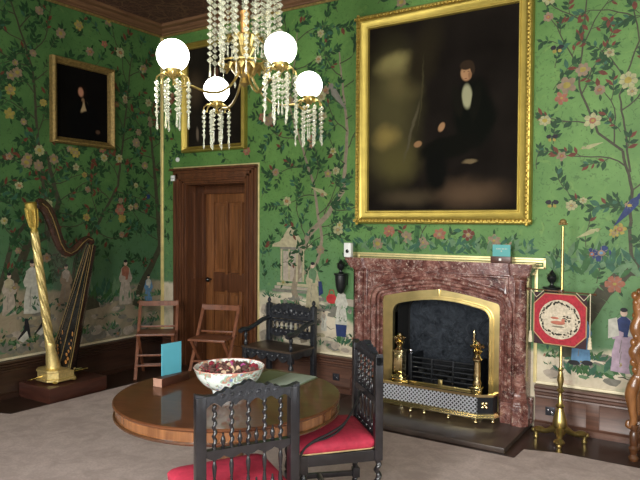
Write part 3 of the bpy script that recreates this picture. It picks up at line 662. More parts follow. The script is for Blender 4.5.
# ------------------------------------------------------------------ chimneypiece
fp = thing('fireplace', 'veined red marble chimneypiece with a pointed arch and round corner columns', 'fireplace', (0, 0, 0))
def arch(xl, xr, zs, zp, m, z0=HZ, n=9, flatpeak=0):
    w = xr - xl; cx = (xl + xr) / 2; a = .115 * w
    L = [(xl, z0), (xl, zs)]
    C = (xl, zp - m * w / 2); E_ = (xl + a, zp - m * (w / 2 - a))
    for i in range(1, n + 1):
        t = i / n; L.append(((1 - t) ** 2 * xl + 2 * t * (1 - t) * C[0] + t * t * E_[0], (1 - t) ** 2 * zs + 2 * t * (1 - t) * C[1] + t * t * E_[1]))
    for i in range(1, 5):
        t = i / 5; L.append((E_[0] + (cx - E_[0]) * t, E_[1] + (zp - E_[1]) * t + .010 * math.sin(PI * t)))
    return L + [(cx, zp)] + [(2 * cx - x, z) for x, z in reversed(L)]
def off(A, d):           # arch path moved outwards by d
    n = len(A); cx = A[n // 2][0]; out = []
    for i, (x, z) in enumerate(A):
        a = A[max(i - 1, 0)]; b = A[min(i + 1, n - 1)]; dx, dz = b[0] - a[0], b[1] - a[1]; l = math.hypot(dx, dz)
        out.append((x - dz / l * d, z + dx / l * d if i not in (0, n - 1) else z))
    return out
A_m = arch(-2.865, -1.515, .97, 1.228, .16)      # outer edge of the marble arch mouldings
mb = MB()
A1 = off(A_m, -.038); A2 = off(A_m, -.072); A3 = off(A_m, -.108)
def archtube(A, y, rad):
    mb.tube([(x, y, z) for x, z in A], rad, 10, 1.0, (0, 1, 0))
mb.band(A3, off(A_m, -.004), 5.318, 5.34)
archtube(off(A_m, -.010), 5.250, .019); archtube(off(A_m, -.046), 5.285, .020); archtube(off(A_m, -.082), 5.305, .016); archtube(off(A_m, -.028), 5.275, .007)
mb.band(off(A3, -.012), A3, 5.322, 5.36)
mb.out('arch_moulding', M['marble'], fp)
top = 1.275
mb = MB()                                        # body around the arch
def slab(A, y, y1, xo0, xo1, zt):
    for (x0, z0_), (x1, z1_) in zip(A, A[1:]):
        if abs(x1 - x0) < 1e-5: continue
        mb.face([(x0, y, z0_), (x1, y, z1_), (x1, y, zt), (x0, y, zt)]); 
    xl, xr = A[0][0], A[-1][0]
    mb.face([(xo0, y, HZ), (xl, y, HZ), (xl, y, zt), (xo0, y, zt)]); mb.face([(xr, y, HZ), (xo1, y, HZ), (xo1, y, zt), (xr, y, zt)])
slab(A_m, 5.265, 5.4, -3.03, -1.40, top)
mb.box(-3.03, -3.015, 5.265, D - .002, HZ, top); mb.box(-1.415, -1.395, 5.265, D - .002, HZ, top)
# pilaster strips between arch and columns, frieze border
for x0, x1 in ((-2.915, -2.875), (-1.505, -1.485)): mb.box(x0 + .006, x1, 5.248, 5.27, .30, top, .004)
mb.box(-2.86, -1.53, 5.240, 5.27, 1.262, top, .004)
mb.out('marble_body', M['marble'], fp, 25)
cx = (-2.865 - 1.515) / 2
for sg in (-1, 1):                               # sunk triangular spandrel panels
    O = [(cx + sg * .16, 1.252), (cx + sg * .640, 1.252), (cx + sg * .640, 1.06), (cx + sg * .60, 1.115), (cx + sg * .50, 1.165), (cx + sg * .34, 1.205)]
    mb = MB(); mb.tube([(x, 5.262, z) for x, z in O + [O[0]]], .012, 8, 1.0, (0, 1, 0)); c0 = (cx + sg * .56, 1.20)
    mb.tube([(c0[0] + (x - c0[0]) * .72, 5.264, c0[1] + (z - c0[1]) * .60) for x, z in O + [O[0]]], .008, 8, 1.0, (0, 1, 0))
    mb.prismY([(c0[0] + (x - c0[0]) * .6, c0[1] + (z - c0[1]) * .45) for x, z in O], 5.256, 5.27)
    mb.out('spandrel_panel', M['marble'], fp, 50)
for x in (-2.965, -1.445):
    mb = MB(); c = (x, 5.268, 0)
    mb.lathe([(.050, .30), (.050, 1.225), (.056, 1.228), (.056, 1.24), (.050, 1.243), (.068, 1.262), (.070, 1.28)], c, 24)
    mb.lathe([(.086, HZ), (.086, .20), (.078, .215), (.072, .225), (.072, .255), (.064, .265), (.062, .29), (.052, .305)], c, 8, PI / 8)
    mb.out('column', M['marble'], fp, 30)
for x0, x1 in ((-2.905, -2.79), (-1.59, -1.47)): mb = MB(); mb.box(x0, x1, 5.215, 5.40, HZ, .22, .006); mb.box(x0 + .006, x1 - .006, 5.235, 5.40, .22, .30, .008); mb.out('jamb_plinth', M['marble'], fp)
for x0, x1 in ((-3.05, -2.98), (-1.43, -1.36)): mb = MB(); mb.box(x0, x1, 5.33, D - .003, HZ, .25, .006); mb.out('side_plinth', M['marble'], fp)
for q, (z0_, z1_, o_) in enumerate(((1.275, 1.297, .0), (1.297, 1.32, .012), (1.32, 1.345, .022), (1.345, 1.372, .034))):
    if q == 0: mb = MB()
    y = 5.225 - o_
    pts = [(-3.04 - o_, D - .001), (-3.04 - o_, y - .015), (-2.90, y - .02), (-2.88, y), (-1.53, y), (-1.51, y - .02), (-1.375 + o_ * .8, y - .015), (-1.365 + o_ * .8, y), (-1.365 + o_ * .8, D - .001)]
    mb.prismZ(pts, z0_, z1_)
mb.out('mantel_shelf', M['marble'], fp, 25)
# brass insert
A_bo = off(A3, -.010); A_bi = arch(-2.635, -1.72, .86, 1.015, .13)
mb = MB(); b1 = off(A_bi, .012); b2 = off(A_bi, .030)
mb.band(b2, A_bo, 5.335, 5.36); mb.band(b1, b2, 5.322, 5.36); mb.band(A_bi, b1, 5.312, 5.42)
mb.box(cx - .012, cx + .012, 5.325, 5.34, 1.035, 1.115, .003)
mb.out('brass_surround', M['brassw'], fp, 25)
mb = MB(); A_in = off(A_bi, -.006); mb.band(A_bi, off(A_bi, .004), 5.36, 5.66); mb.band(off(A_bi, .004), off(A_bo, .08), 5.42, 5.44); mb.box(-2.66, -1.68, 5.66, 5.68, 0, 1.12); mb.box(-2.63, -1.715, D - .0, 5.66, HZ, HZ + .01)
mb.out('firebox', M['soot'], fp)
mb = MB(); mb.band([(x, z) for x, z in arch(-2.585, -1.755, .84, .99, .12)], off(arch(-2.585, -1.755, .84, .99, .12), .02), 5.632, 5.66)
A = arch(-2.585, -1.755, .84, .99, .12)
for (x0, z0_), (x1, z1_) in zip(A, A[1:]):
    if abs(x1 - x0) > 1e-5: mb.face([(x0, 5.64, HZ), (x1, 5.64, HZ), (x1, 5.64, z1_), (x0, 5.64, z0_)])
R = random.Random(5)
for i in range(13): mb.ball((-2.17 + R.uniform(-.22, .22), 5.64, .66 + R.uniform(-.08, .12)), R.uniform(.04, .08), (1, .35, .8), 8)
for sx in (-1, 1):
    mb.tube([(-2.17 + sx * (.3 + .05 * math.sin(i * .9)), 5.635, .45 + .05 * i) for i in range(9)], .022, 8); mb.ball((-2.17 + sx * .3, 5.63, .88), .035, (1, .5, 1))
mb.out('fireback', M['fireback'], fp)

# grate
gr = thing('fire_grate', 'black iron fire grate basket with horizontal bars inside the fireplace', 'grate', (-2.16, 5.47, HZ))
mb = MB()
for i in range(5): mb.tube([(-.31, -.10, .24 + i * .045), (.31, -.10, .24 + i * .045)], .009, 8)
for x in (-.31, .31): mb.box(x - .018, x + .018, -.125, -.085, .0, .45, .004)
for x in (-.1, .1): mb.box(x - .008, x + .008, -.115, -.09, .2, .43, .002)
mb.out('grate_bars', M['iron'], gr)
for x in (-.31, .31):
    mb = MB(); mb.ball((x, -.105, .48), .022); mb.lathe([(.014, .44), (.02, .45), (.01, .46)], (x, -.105, 0), 10); mb.out('knob', M['steel'], gr)
mb = MB(); mb.box(-.33, .33, -.11, .15, .13, .15, .003); mb.box(-.31, .31, .13, .15, .15, .36); mb.box(-.32, -.30, -.08, .15, .15, .44); mb.box(.30, .32, -.08, .15, .15, .44); mb.out('basket_plates', M['iron'], gr)
mb = MB(); mb.box(-.36, .36, -.150, -.130, .0, .20, .006); mb.box(-.36, .36, -.158, -.13, .19, .212, .004); mb.box(-.02, .02, -.16, -.14, .02, .26, .004); mb.out('ash_pan_front', M['brassw'], gr)
mb = MB()
for i in range(26): mb.ball((R.uniform(-.27, .27), R.uniform(-.05, .11), .17 + R.uniform(0, .12)), R.uniform(.03, .05), (1, .9, .8), 6)
o = mb.out('coal', M['soot'], gr, 0); o['kind'] = 'stuff'

# andirons
def andiron(x, label, slim, y=5.235):
    t = thing('andiron', label, 'andiron', (x, y, HZ), 0, 'brass andirons in the fireplace')
    w = .055 if not slim else .042
    mb = MB(); mb.box(-w - .012, w + .012, -w - .012, w + .012, 0, .05, .006); mb.box(-w, w, -w, w, .05, .25, .005); mb.box(-w - .008, w + .008, -w - .008, w + .008, .25, .27, .004)
    mb.out('pedestal', M['brass'], t)
    mb = MB()
    if not slim: mb.box(-.043, .043, -.043, .043, .27, .49, .006); mb.box(-.05, .05, -.05, .05, .485, .505, .004); mb.box(-.026, .026, -.05, -.04, .30, .46, .008)
    else: mb.lathe([(.034, .27), (.038, .30), (.028, .33), (.03, .40), (.026, .48), (.04, .495), (.04, .51)], (0, 0, 0), 16)
    mb.out('shaft', M['brass'], t)
    mb = MB(); mb.lathe([(.045, .505), (.03, .52), (.022, .54), (.035, .555), (.045, .575), (.03, .59), (.02, .60)], (0, 0, 0), 16)
    for i in range(7):
        a = 2 * PI * i / 7; mb.ball((math.cos(a) * .04, math.sin(a) * .04, .615), .024, (1, 1, .7), 8)
    mb.ball((0, 0, .635), .028, (1, 1, 1), 8); mb.out('finial', M['brass'], t)
    mb = MB(); mb.box(-.012, .012, w, .075, .06, .085, .003); mb.out('log_bar', M['iron'], t)
andiron(-2.52, 'square brass andiron with a flower finial beside the dark cheek of the fireplace', False)
andiron(-1.795, 'slender brass andiron with a flower finial, beside the poker', True, 5.235)
pk = thing('poker', 'thin brass-handled poker standing upright behind the slender andiron', 'poker', (-1.84, 5.30, HZ))
mb = MB(); mb.tube([(0, 0, 0), (-.01, .01, .60)], .007, 8); mb.out('rod', M['iron'], pk)
mb = MB(); mb.lathe([(.008, .58), (.015, .6), (.008, .62), (.016, .65), (.008, .68), (.014, .71), (.004, .74)], (-.01, .01, 0), 12); mb.out('handle', M['brass'], pk)

# fender
fe = thing('fender', 'low brass fender with a pierced steel lattice front on the hearth', 'fender', (0, 0, HZ - .015))
path = [(-2.745, 5.215), (-2.745, 5.13), (-2.64, 5.06), (-1.735, 5.06), (-1.625, 5.13), (-1.615, 5.215)]
def along(mb, pth, y_in, y_out, z0_, z1_):
    for (x0, y0_), (x1, y1_) in zip(pth, pth[1:]):
        dx, dy = x1 - x0, y1_ - y0_; l = math.hypot(dx, dy); nx, ny = dy / l, -dx / l; e = .004
        ux, uy = dx / l * e, dy / l * e
        pts = [(x0 - ux - nx * y_in, y0_ - uy - ny * y_in), (x0 - ux + nx * y_out, y0_ - uy + ny * y_out), (x1 + ux + nx * y_out, y1_ + uy + ny * y_out), (x1 + ux - nx * y_in, y1_ + uy - ny * y_in)]
        mb.prismZ(pts, z0_, z1_)
mb = MB(); along(mb, path, .010, .010, .242, .256); along(mb, path, .012, .014, .256, .265); along(mb, path, .012, .018, .080, .092); along(mb, path, .010, .010, .092, .106); along(mb, path, .010, .024, .068, .080)
mb.out('rail', M['brass'], fe, 30)
mb = MB(); along(mb, path[2:4], .002, .002, .105, .243); mb.out('pierced_panel', M['lattice'], fe, 0)
for pp in (path[0:3], path[3:]): mb = MB(); along(mb, pp, .002, .002, .105, .243); mb.out('end_panel', M['iron'], fe, 0)
for (x, y, a) in ((-1.682, 5.091, .57), (-2.693, 5.091, -.57)):
    mb = MB(); c = Vector((x, y, .174)); t = Vector((math.cos(a), math.sin(a), 0)); nrm = Vector((math.sin(a), -math.cos(a), 0))
    for k in range(4):
        d = t * math.cos(k * PI / 2 + PI / 4) + Vector((0, 0, 1)) * math.sin(k * PI / 2 + PI / 4); mb.ball(c + d * .022 + nrm * .003, .016, (1, 1, 1), 8)
    mb.ball(c + nrm * .008, .012, n=8); mb.out('rosette', M['brass'], fe)
for x, y in ((-2.62, 5.06), (-2.33, 5.06), (-2.2, 5.06), (-1.98, 5.06), (-1.745, 5.06), (-1.625, 5.14)):
    mb = MB(); mb.ball((x, y, .033), .018, n=10); mb.tube([(x, y, .045), (x, y, .07)], .009, 8); mb.out('foot', M['brass'], fe)

# ------------------------------------------------------------------ pictures
def blobs(name, base, items, warp=.12, rough=.75):
    m, nt, b = newmat(name)
    t = nt.nodes.new('ShaderNodeTexCoord')
    nz = N(nt, 'ShaderNodeTexNoise', Scale=4.0, Detail=4.0); nt.links.new(t.outputs['Object'], nz.inputs['Vector'])
    sb = N(nt, 'ShaderNodeVectorMath', operation='SUBTRACT'); nt.links.new(nz.outputs['Color'], sb.inputs[0]); sb.inputs[1].default_value = (.5, .5, .5)
    ws = N(nt, 'ShaderNodeVectorMath', operation='SCALE'); nt.links.new(sb.outputs[0], ws.inputs[0]); ws.inputs['Scale'].default_value = warp
    ad = N(nt, 'ShaderNodeVectorMath', operation='ADD'); nt.links.new(t.outputs['Object'], ad.inputs[0]); nt.links.new(ws.outputs[0], ad.inputs[1])
    fine = N(nt, 'ShaderNodeVectorMath', operation='MULTIPLY'); nt.links.new(ad.outputs[0], fine.inputs[0]); fine.inputs[1].default_value = (1, 0, 1)
    tight = N(nt, 'ShaderNodeVectorMath', operation='MULTIPLY'); nt.links.new(t.outputs['Object'], tight.inputs[0]); tight.inputs[1].default_value = (1, 0, 1)
    col = ramp(nt, noise(nt, t.outputs['Object'], 3, 5), [(.3, tuple(x * .7 for x in base)), (.7, tuple(x * 1.3 for x in base))])
    for it in items:
        c, x, z, rx, rz, ang, soft = it[:7]; wv = it[7] if len(it) > 7 else 1
        mp = nt.nodes.new('ShaderNodeMapping'); mp.vector_type = 'TEXTURE'
        mp.inputs['Location'].default_value = (x, 0, z); mp.inputs['Rotation'].default_value = (0, -ang, 0); mp.inputs['Scale'].default_value = (rx, 1, rz)
        nt.links.new((fine if wv else tight).outputs[0], mp.inputs['Vector'])
        ln = N(nt, 'ShaderNodeVectorMath', operation='LENGTH'); nt.links.new(mp.outputs[0], ln.inputs[0])
        mr = N(nt, 'ShaderNodeMapRange', interpolation_type='SMOOTHSTEP'); nt.links.new(ln.outputs['Value'], mr.inputs[0])
        mr.inputs[1].default_value = 1.0; mr.inputs[2].default_value = 1 - soft; mr.inputs[3].default_value = 0; mr.inputs[4].default_value = 1
        col = mix(nt, mr.outputs[0], col, c)
    nt.links.new(col, b.inputs['Base Color']); b.inputs['Roughness'].default_value = rough; b.inputs['Specular IOR Level'].default_value = .04
    return m
def picture(name, label, cat, loc, rz, w, h, fw, canvas, gm, gm2, ornate, tilt=0.0):
    t = thing(name, label, cat, loc, rz); t.rotation_euler = (tilt, 0, rz)
    mb = MB(); prof = [(0, 0), (0, .055), (.012, .075), (.024, .078), (.034, .066), (.048, .05), (fw * .55, .038), (fw * .8, .030), (fw * .86, .038), (fw * .93, .036), (fw, .015), (fw, 0)]
    rings = []
    for d, y in prof: rings.append([(-w / 2 + d, -y, -h / 2 + d), (w / 2 - d, -y, -h / 2 + d), (w / 2 - d, -y, h / 2 - d), (-w / 2 + d, -y, h / 2 - d)])
    mb._grid(rings, True, False); fr = mb.out('frame', gm2, t, 20)
    if ornate:
        mb = MB(); R = random.Random(3); st = .034
        for ax, L in ((0, w), (1, h)):
            k = int(L / st)
            for i in range(k + 1):
                u = -L / 2 + L * i / k
                for sd in (-1, 1):
                    q = (.028 - (w if ax else h) / 2) * sd
                    p = (u, -.068, q) if ax == 0 else (q, -.068, u)
                    mb.ball(p, .017 + .004 * (i % 2), (1, 1, 1), 6)
        mb.out('carved_border', gm, fr, 50)
    mb = MB(); mb.box(-w / 2 + fw - .01, w / 2 - fw + .01, -.014, -.004, -h / 2 + fw - .01, h / 2 - fw + .01); mb.out('canvas', canvas, t, 0)
    return t
big = blobs('dusky portrait canvas', (.009, .007, .0055), [
    ((0.0736, 0.0651, 0.0273), -.48, .05, .42, .95, 0, .9), ((0.2062, 0.1783, 0.0682), -.46, .50, .27, .16, .2, .8), ((0.1104, 0.0930, 0.0372), -.38, .30, .3, .2, -.4, .9), ((0.2356, 0.1783, 0.0558), -.52, -.18, .20, .16, .2, .9), ((0.0810, 0.0697, 0.0248), -.42, -.4, .35, .3, 0, .9),
    ((0.0177, 0.0139, 0.0074), -.15, .55, .22, .5, -.35, .8), ((0.0736, 0.0465, 0.0273), .28, -.72, .50, .20, 0, .9), ((0.0515, 0.0388, 0.0223), -.3, -.75, .4, .12, 0, .9),
    ((0.0810, 0.0697, 0.0397), -.27, -.14, .022, .34, -.28, .6), ((0.0442, 0.0388, 0.0186), -.17, .2, .012, .42, -.1, .7),
    ((0.0038, 0.0045, 0.0032), .33, -.02, .23, .36, .12, .35), ((0.0043, 0.0045, 0.0032), .10, -.30, .34, .13, .2, .4), ((0.0038, 0.0040, 0.0032), -.02, -.52, .13, .26, -.1, .5),
    ((0.2850, 0.2800, 0.1680), .265, .13, .058, .13, .05, .4, 0), ((0.0076, 0.0070, 0.0048), .175, .10, .055, .18, .2, .4, 0), ((0.0057, 0.0060, 0.0040), .345, .08, .05, .20, -.15, .3, 0),
    ((0.3420, 0.1900, 0.0960), .255, .335, .060, .082, .1, .35, 0), ((0.0295, 0.0186, 0.0112), .258, .405, .072, .050, .1, .3, 0), ((0.0295, 0.0186, 0.0112), .312, .37, .026, .065, .1, .4, 0), ((0.2280, 0.1200, 0.0600), .288, .315, .022, .045, 0, .6, 0),
    ((0.1473, 0.0775, 0.0434), .236, .348, .014, .006, 0, .5, 0), ((0.1473, 0.0775, 0.0434), .276, .348, .014, .006, 0, .5, 0), ((0.1900, 0.0800, 0.0480), .252, .288, .018, .006, 0, .5, 0),
    ((0.2850, 0.1600, 0.0800), .03, -.12, .035, .055, -.5, .4, 0), ((0.2660, 0.1500, 0.0720), -.20, -.26, .05, .035, .3, .4, 0), ((0.1252, 0.0930, 0.0496), .30, -.44, .10, .03, 0, .6)])
picture('oil_painting', 'huge dark oil painting of a seated person, in a wide gold frame over the mantel', 'painting', (-2.238, D - .003, 2.685), 0, 1.675, 1.985, .128, big, M['gilt'], M['giltflat'], True)
small = blobs('dark lady canvas', (.004, .0035, .003), [((.003, .003, .003), .02, -.18, .24, .24, 0, .3, 0), ((.010, .006, .004), -.01, .13, .075, .085, 0, .4, 0), ((.42, .20, .12), -.022, .125, .042, .062, .1, .5, 0), ((.22, .13, .07), .005, .03, .028, .05, .1, .5, 0), ((.36, .26, .14), .018, -.035, .05, .085, -.4, .45, 0), ((.003, .003, .003), .055, -.02, .028, .09, .35, .4, 0), ((.003, .003, .003), -.035, -.03, .03, .09, -.4, .4, 0), ((.003, .003, .003), .02, -.11, .10, .05, .5, .5, 0), ((.07, .04, .025), .19, -.27, .04, .03, 0, .6, 0)], .03)
picture('oil_painting', 'small portrait of a dark-haired person in black, hanging above the harp', 'painting', (XL + .003, 4.285, 2.935), PI / 2, .765, .875, .068, small, M['giltdull'], M['giltdull'], False)
third = blobs('brown portrait canvas', (.012, .010, .007), [((.006, .005, .004), .05, -.1, .3, .4, 0, .6), ((.13, .10, .07), -.26, -.42, .03, .10, .1, .6), ((.10, .05, .03), .02, .25, .06, .08, 0, .6), ((.05, .035, .02), -.3, .1, .2, .3, 0, .9)], .05)
picture('oil_painting', 'brown portrait in a thin gold frame over the door, behind the lit globes', 'painting', (-4.945, D - .003, 3.135), 0, .95, 1.26, .07, third, M['giltflat'], M['giltflat'], False)

# small fittings on the wall
mb = MB(); mb.lathe([(.028, 0), (.028, .012), (.018, .022)], (0, 0, 0), 16); o = mb.out('smoke_sensor', M['white']); o.rotation_euler = (PI / 2, 0, 0); o.location = (-5.535, D, 2.437); tag(o, 'small round white alarm sensor on the wallpaper above the door frame', 'sensor')
cs = thing('door_contact', 'small white box fixed to the top corner of the door frame', 'sensor', (-5.545, D - .062, 2.215))
mb = MB(); mb.box(-.028, .028, -.02, 0, -.035, .03, .004); mb.out('case', M['white'], cs)
mb = MB(); mb.box(-.027, .027, -.022, -.018, -.012, -.004); mb.out('seam', M['grey'], cs)
ws = thing('alarm_sensor', 'white upright alarm sensor with a dark lens at the end of the mantel', 'sensor', (-3.075, 5.24, 1.372))
mb = MB(); mb.box(-.038, .038, -.025, .025, 0, .135, .006); mb.out('case', M['white'], ws)
mb = MB(); mb.ball((0, -.025, .055), .019, (1, .4, 1)); mb.out('lens', M['black'], ws)
for x, lb in ((-3.295, 'dark metal socket plate on the dado beside the armchair'), (-1.225, 'dark metal socket plate on the dado behind the fire screen')):
    t = thing('wall_socket', lb, 'socket', (x, D - .0305, .155), 0, 'dado sockets')
    mb = MB(); mb.box(-.038, .038, -.008, 0, -.035, .035, .004); mb.out('plate', M['screw'], t)
    mb = MB(); mb.box(-.022, -.008, -.014, -.007, .004, .018, .002); mb.box(.008, .022, -.014, -.007, -.018, -.004, .002); mb.out('switch', M['steel'], t)
# black urns on brackets
for x, z, lb in ((-3.215, 1.20, 'black urn on a tapering bracket beside the marble mantel, over a painted figure in white'), (-1.215, 1.185, 'black urn on a bracket rising behind the crossbar of the fire screen')):
    t = thing('bracket_urn', lb, 'urn', (x, D - .085, z), 0, 'black wall urns')
    mb = MB(); mb.lathe([(.022, .002), (.03, .006), (.014, .018), (.012, .03), (.032, .05), (.040, .075), (.034, .09), (.042, .095), (.026, .105), (.014, .125), (.004, .14)], (0, 0, 0), 16); mb.out('urn', M['bust'], t)
    mb = MB(); mb.lathe([(.01, -.20), (.035, -.18), (.050, -.13), (.058, -.06), (.058, -.018), (.070, -.012), (.072, .002)], (0, 0, 0), 18); mb.box(-.04, .04, 0, .08, -.12, -.02, .01); mb.out('bracket', M['bust'], t)

# mantel card
ch = thing('card_holder', 'dark wooden block on the mantel holding a teal card', 'holder', (-1.615, 5.285, 1.372))
mb = MB(); mb.box(-.085, .085, -.03, .03, 0, .052, .004); mb.out('block', M['blockw'], ch)
mb = MB(); mb.box(-.012, .008, -.033, -.029, .016, .036, .001); mb.out('plaque', M['white'], ch)
mc = thing('label_card', 'teal card with pale writing standing on the mantel', 'card', (-1.615, 5.285, 1.424))
mb = MB(); mb.box(-.075, .075, -.003, .003, 0, .098); mb.out('card', M['tealg'], mc)
mb = MB()
for i, w in enumerate((.008, .012, .009, .006, .011, .007, .010, .006)): mb.box(-.045 + i * .0125, -.045 + i * .0125 + w * .8, -.0045, -.003, .058, .068)
mb.box(-.006, .006, -.0045, -.003, .038, .05)
mb.out('lettering', M['page'], mc)

# ------------------------------------------------------------------ harp and plinth
pl = thing('harp_plinth', 'low mahogany plinth box standing against the wall under the harp', 'plinth', (-5.505, 3.845, 0))
mb = MB(); mb.box(-.245, .245, -.32, .32, .012, .145, .006); mb.box(-.235, .235, -.31, .31, 0, .014); mb.out('box', M['plinth'], pl)
PZ = .146
hp = thing('harp', 'gilded concert harp with a fluted column standing on the plinth', 'harp', (-5.50, 0, 0))
def T(y, z, x=0): return (x, y, z)
mb = MB()
p0, p1 = Vector((0, 3.694, .50)), Vector((0, 3.538, 1.60)); d = (p1 - p0)
rings = []; nn = 90; K = 30
for i in range(nn + 1):
    t = i / nn; c = p0 + d * t; r = .039 - .006 * t
    rings.append([c + Vector((math.cos(a), math.sin(a), 0)) * r * (1 + .16 * math.cos(6 * a + t * 42)) for a in (2 * PI * j / K for j in range(K))])
mb._grid(rings); mb.out('column', M['giltnew'], hp, 60)
mb = MB()
prof = [(.034, 0), (.044, .02), (.034, .04), (.040, .07), (.046, .13), (.040, .17), (.050, .20), (.062, .235), (.066, .27), (.060, .285), (.066, .295), (.05, .30)]
ax = d.normalized()
for (r, s_), (r2, s2) in zip(prof, prof[1:]): pass
mb.tube([p1 + ax * s_ - ax * .02 for r, s_ in prof], [r * .82 for r, _ in prof], 20)
for k in range(8):
    a = 2 * PI * k / 8; q = p1 + ax * .10; mb.tube([q + Vector((math.cos(a), math.sin(a), 0)) * .034 - ax * .06, q + Vector((math.cos(a), math.sin(a), 0)) * .046 + ax * .03, q + Vector((math.cos(a), math.sin(a), 0)) * .050 + ax * .12], [.006, .013, .010], 6)
mb.out('crown', M['gilt'], hp, 50)
mb = MB(); mb.tube([(0, 3.735, .24), (0, 3.73, .28), (0, 3.712, .38), (0, 3.70, .46), (0, 3.696, .50), (0, 3.692, .53)], [.080, .070, .058, .044, .050, .040], 16)
mb.out('column_base', M['giltnew'], hp, 40)
mb = MB()
def ped(z, g): return [(-.15 - g, 3.85 + g, z), (-.15 - g, 3.68 - g, z), (-.08 - g * .5, 3.61 - g, z), (.08 + g * .5, 3.61 - g, z), (.15 + g, 3.68 - g, z), (.15 + g, 3.85 + g, z), (.08, 3.90 + g, z), (-.08, 3.90 + g, z)]
mb._grid([ped(PZ + .022, .012), ped(PZ + .040, .012), ped(PZ + .048, 0), ped(PZ + .105, 0), ped(PZ + .112, .010), ped(PZ + .128, .010), ped(PZ + .134, -.03)])
mb.out('pedestal', M['giltnew'], hp, 20)
for x, y in ((-.13, 3.66), (.13, 3.66), (-.13, 3.86), (.13, 3.86)):
    mb = MB(); mb.ball((x, y, PZ + .018), .021, (1.2, 1.4, .8), 10); mb.out('foot', M['gilt'], hp)
mb = MB()
mb.tube([(-.02, 3.66, PZ + .07), (-.02, 3.50, PZ + .055)], .008, 8); mb.ball((-.02, 3.495, PZ + .055), .016, (1, 1.6, .6), 8); mb.out('pedal', M['brass'], hp)
mb = MB(); mb.tube([(.10, 3.86, PZ + .08), (.12, 4.00, PZ + .085)], .007, 8); mb.ball((.12, 4.01, PZ + .085), .014, (1, 1.6, .6), 8); mb.out('pedal', M['brass'], hp)
mb = MB(); mb.tube([(.04, 3.86, PZ + .08), (.03, 4.02, PZ + .075)], .007, 8); mb.out('pedal', M['brass'], hp)
s0, s1 = Vector((0, 3.79, .27)), Vector((0, 4.155, 1.46)); dd = (s1 - s0).normalized(); nrm = Vector((0, -dd.z, dd.y))
mb = MB(); rings = []
for i in range(13):
    t = i / 12; c = s0 + (s1 - s0) * t; w = .18 * (1 - t) + .055 * t; dep = .15 * (1 - t) + .07 * t
    rings.append([c + Vector((-w, 0, 0)), c + Vector((w, 0, 0)), c + Vector((w * .8, 0, 0)) - nrm * dep * .6, c + Vector((w * .35, 0, 0)) - nrm * dep, c + Vector((-w * .35, 0, 0)) - nrm * dep, c + Vector((-w * .8, 0, 0)) - nrm * dep * .6])
mb._grid(rings); sb = mb.out('soundbox', M['black'], hp, 40)
mb = MB()
for sg in (-1, 1): mb.tube([s0 + nrm * .003 + Vector((sg * .176, 0, 0)), s1 + nrm * .003 + Vector((sg * .052, 0, 0))], .0045, 6)
mb.tube([s0 + nrm * .004, s1 + nrm * .004], .0045, 6)
for sg in (-1, 1): mb.tube([s0 + nrm * .003 + Vector((sg * .145, 0, 0)), s1 + nrm * .003 + Vector((sg * .02, 0, 0))], .002, 6)
mb.out('gilt_line', M['giltdull'], sb)
AMB = simple('amber ornament', (.45, .20, .05), .4, metal=.3)
for sg in (-1, 1):
    mb = MB()
    for k in range(7):
        q = s0 + dd * (.06 + .035 * k) + Vector((sg * (.085 + .02 * math.sin(k * 2.1)), 0, 0)) + nrm * .003; mb.ball(q, .019 - .0015 * k, (1, .3, 1.2), 8)
    q = s0 + dd * .33 + Vector((sg * .08, 0, 0)) + nrm * .003; mb.ball(q, .012, (1, .3, 2.5), 8); mb.out('painted_ornament', AMB, sb)
mb = MB()
neck = [(3.545, 1.865), (3.60, 1.868), (3.66, 1.825), (3.71, 1.73), (3.755, 1.61), (3.80, 1.48), (3.85, 1.405), (3.91, 1.38), (3.98, 1.415), (4.05, 1.485), (4.11, 1.525), (4.16, 1.51), (4.185, 1.455)]
hw_ = [.055, .066, .068, .066, .064, .060, .055, .052, .048, .045, .042, .040, .040]
rings = []
for i, (y, z) in enumerate(neck):
    a = neck[max(i - 1, 0)]; b = neck[min(i + 1, len(neck) - 1)]; tx, tz = b[0] - a[0], b[1] - a[1]; l = math.hypot(tx, tz); ny, nz = -tz / l, tx / l; h_ = hw_[i]
    rings.append([(-.024, y - ny * h_, z - nz * h_), (.024, y - ny * h_, z - nz * h_), (.03, y, z), (.024, y + ny * h_, z + nz * h_), (-.024, y + ny * h_, z + nz * h_), (-.03, y, z)])
mb._grid(rings); nk = mb.out('neck', M['harpwood'], hp, 40, 1)
mb = MB(); mb.tube([(.031, y, z) for y, z in neck[1:-1]], .004, 6); mb.out('brass_inlay', M['giltdull'], nk)
for i in range(30):
    t = i / 29; u = .08 + t * .84
    tp = u * (len(neck) - 1) * .92 + .6; k = int(tp); f = tp - k; k = min(k, len(neck) - 2); y = neck[k][0] + (neck[k + 1][0] - neck[k][0]) * f; z = neck[k][1] + (neck[k + 1][1] - neck[k][1]) * f - .03
    q = s0 + (s1 - s0) * (.10 + .82 * t)
    mb = MB(); mb.tube([(.0, y, z), (q.x, q.y, q.z)], .0011, 4); mb.out('string', M['string'], hp, 0)

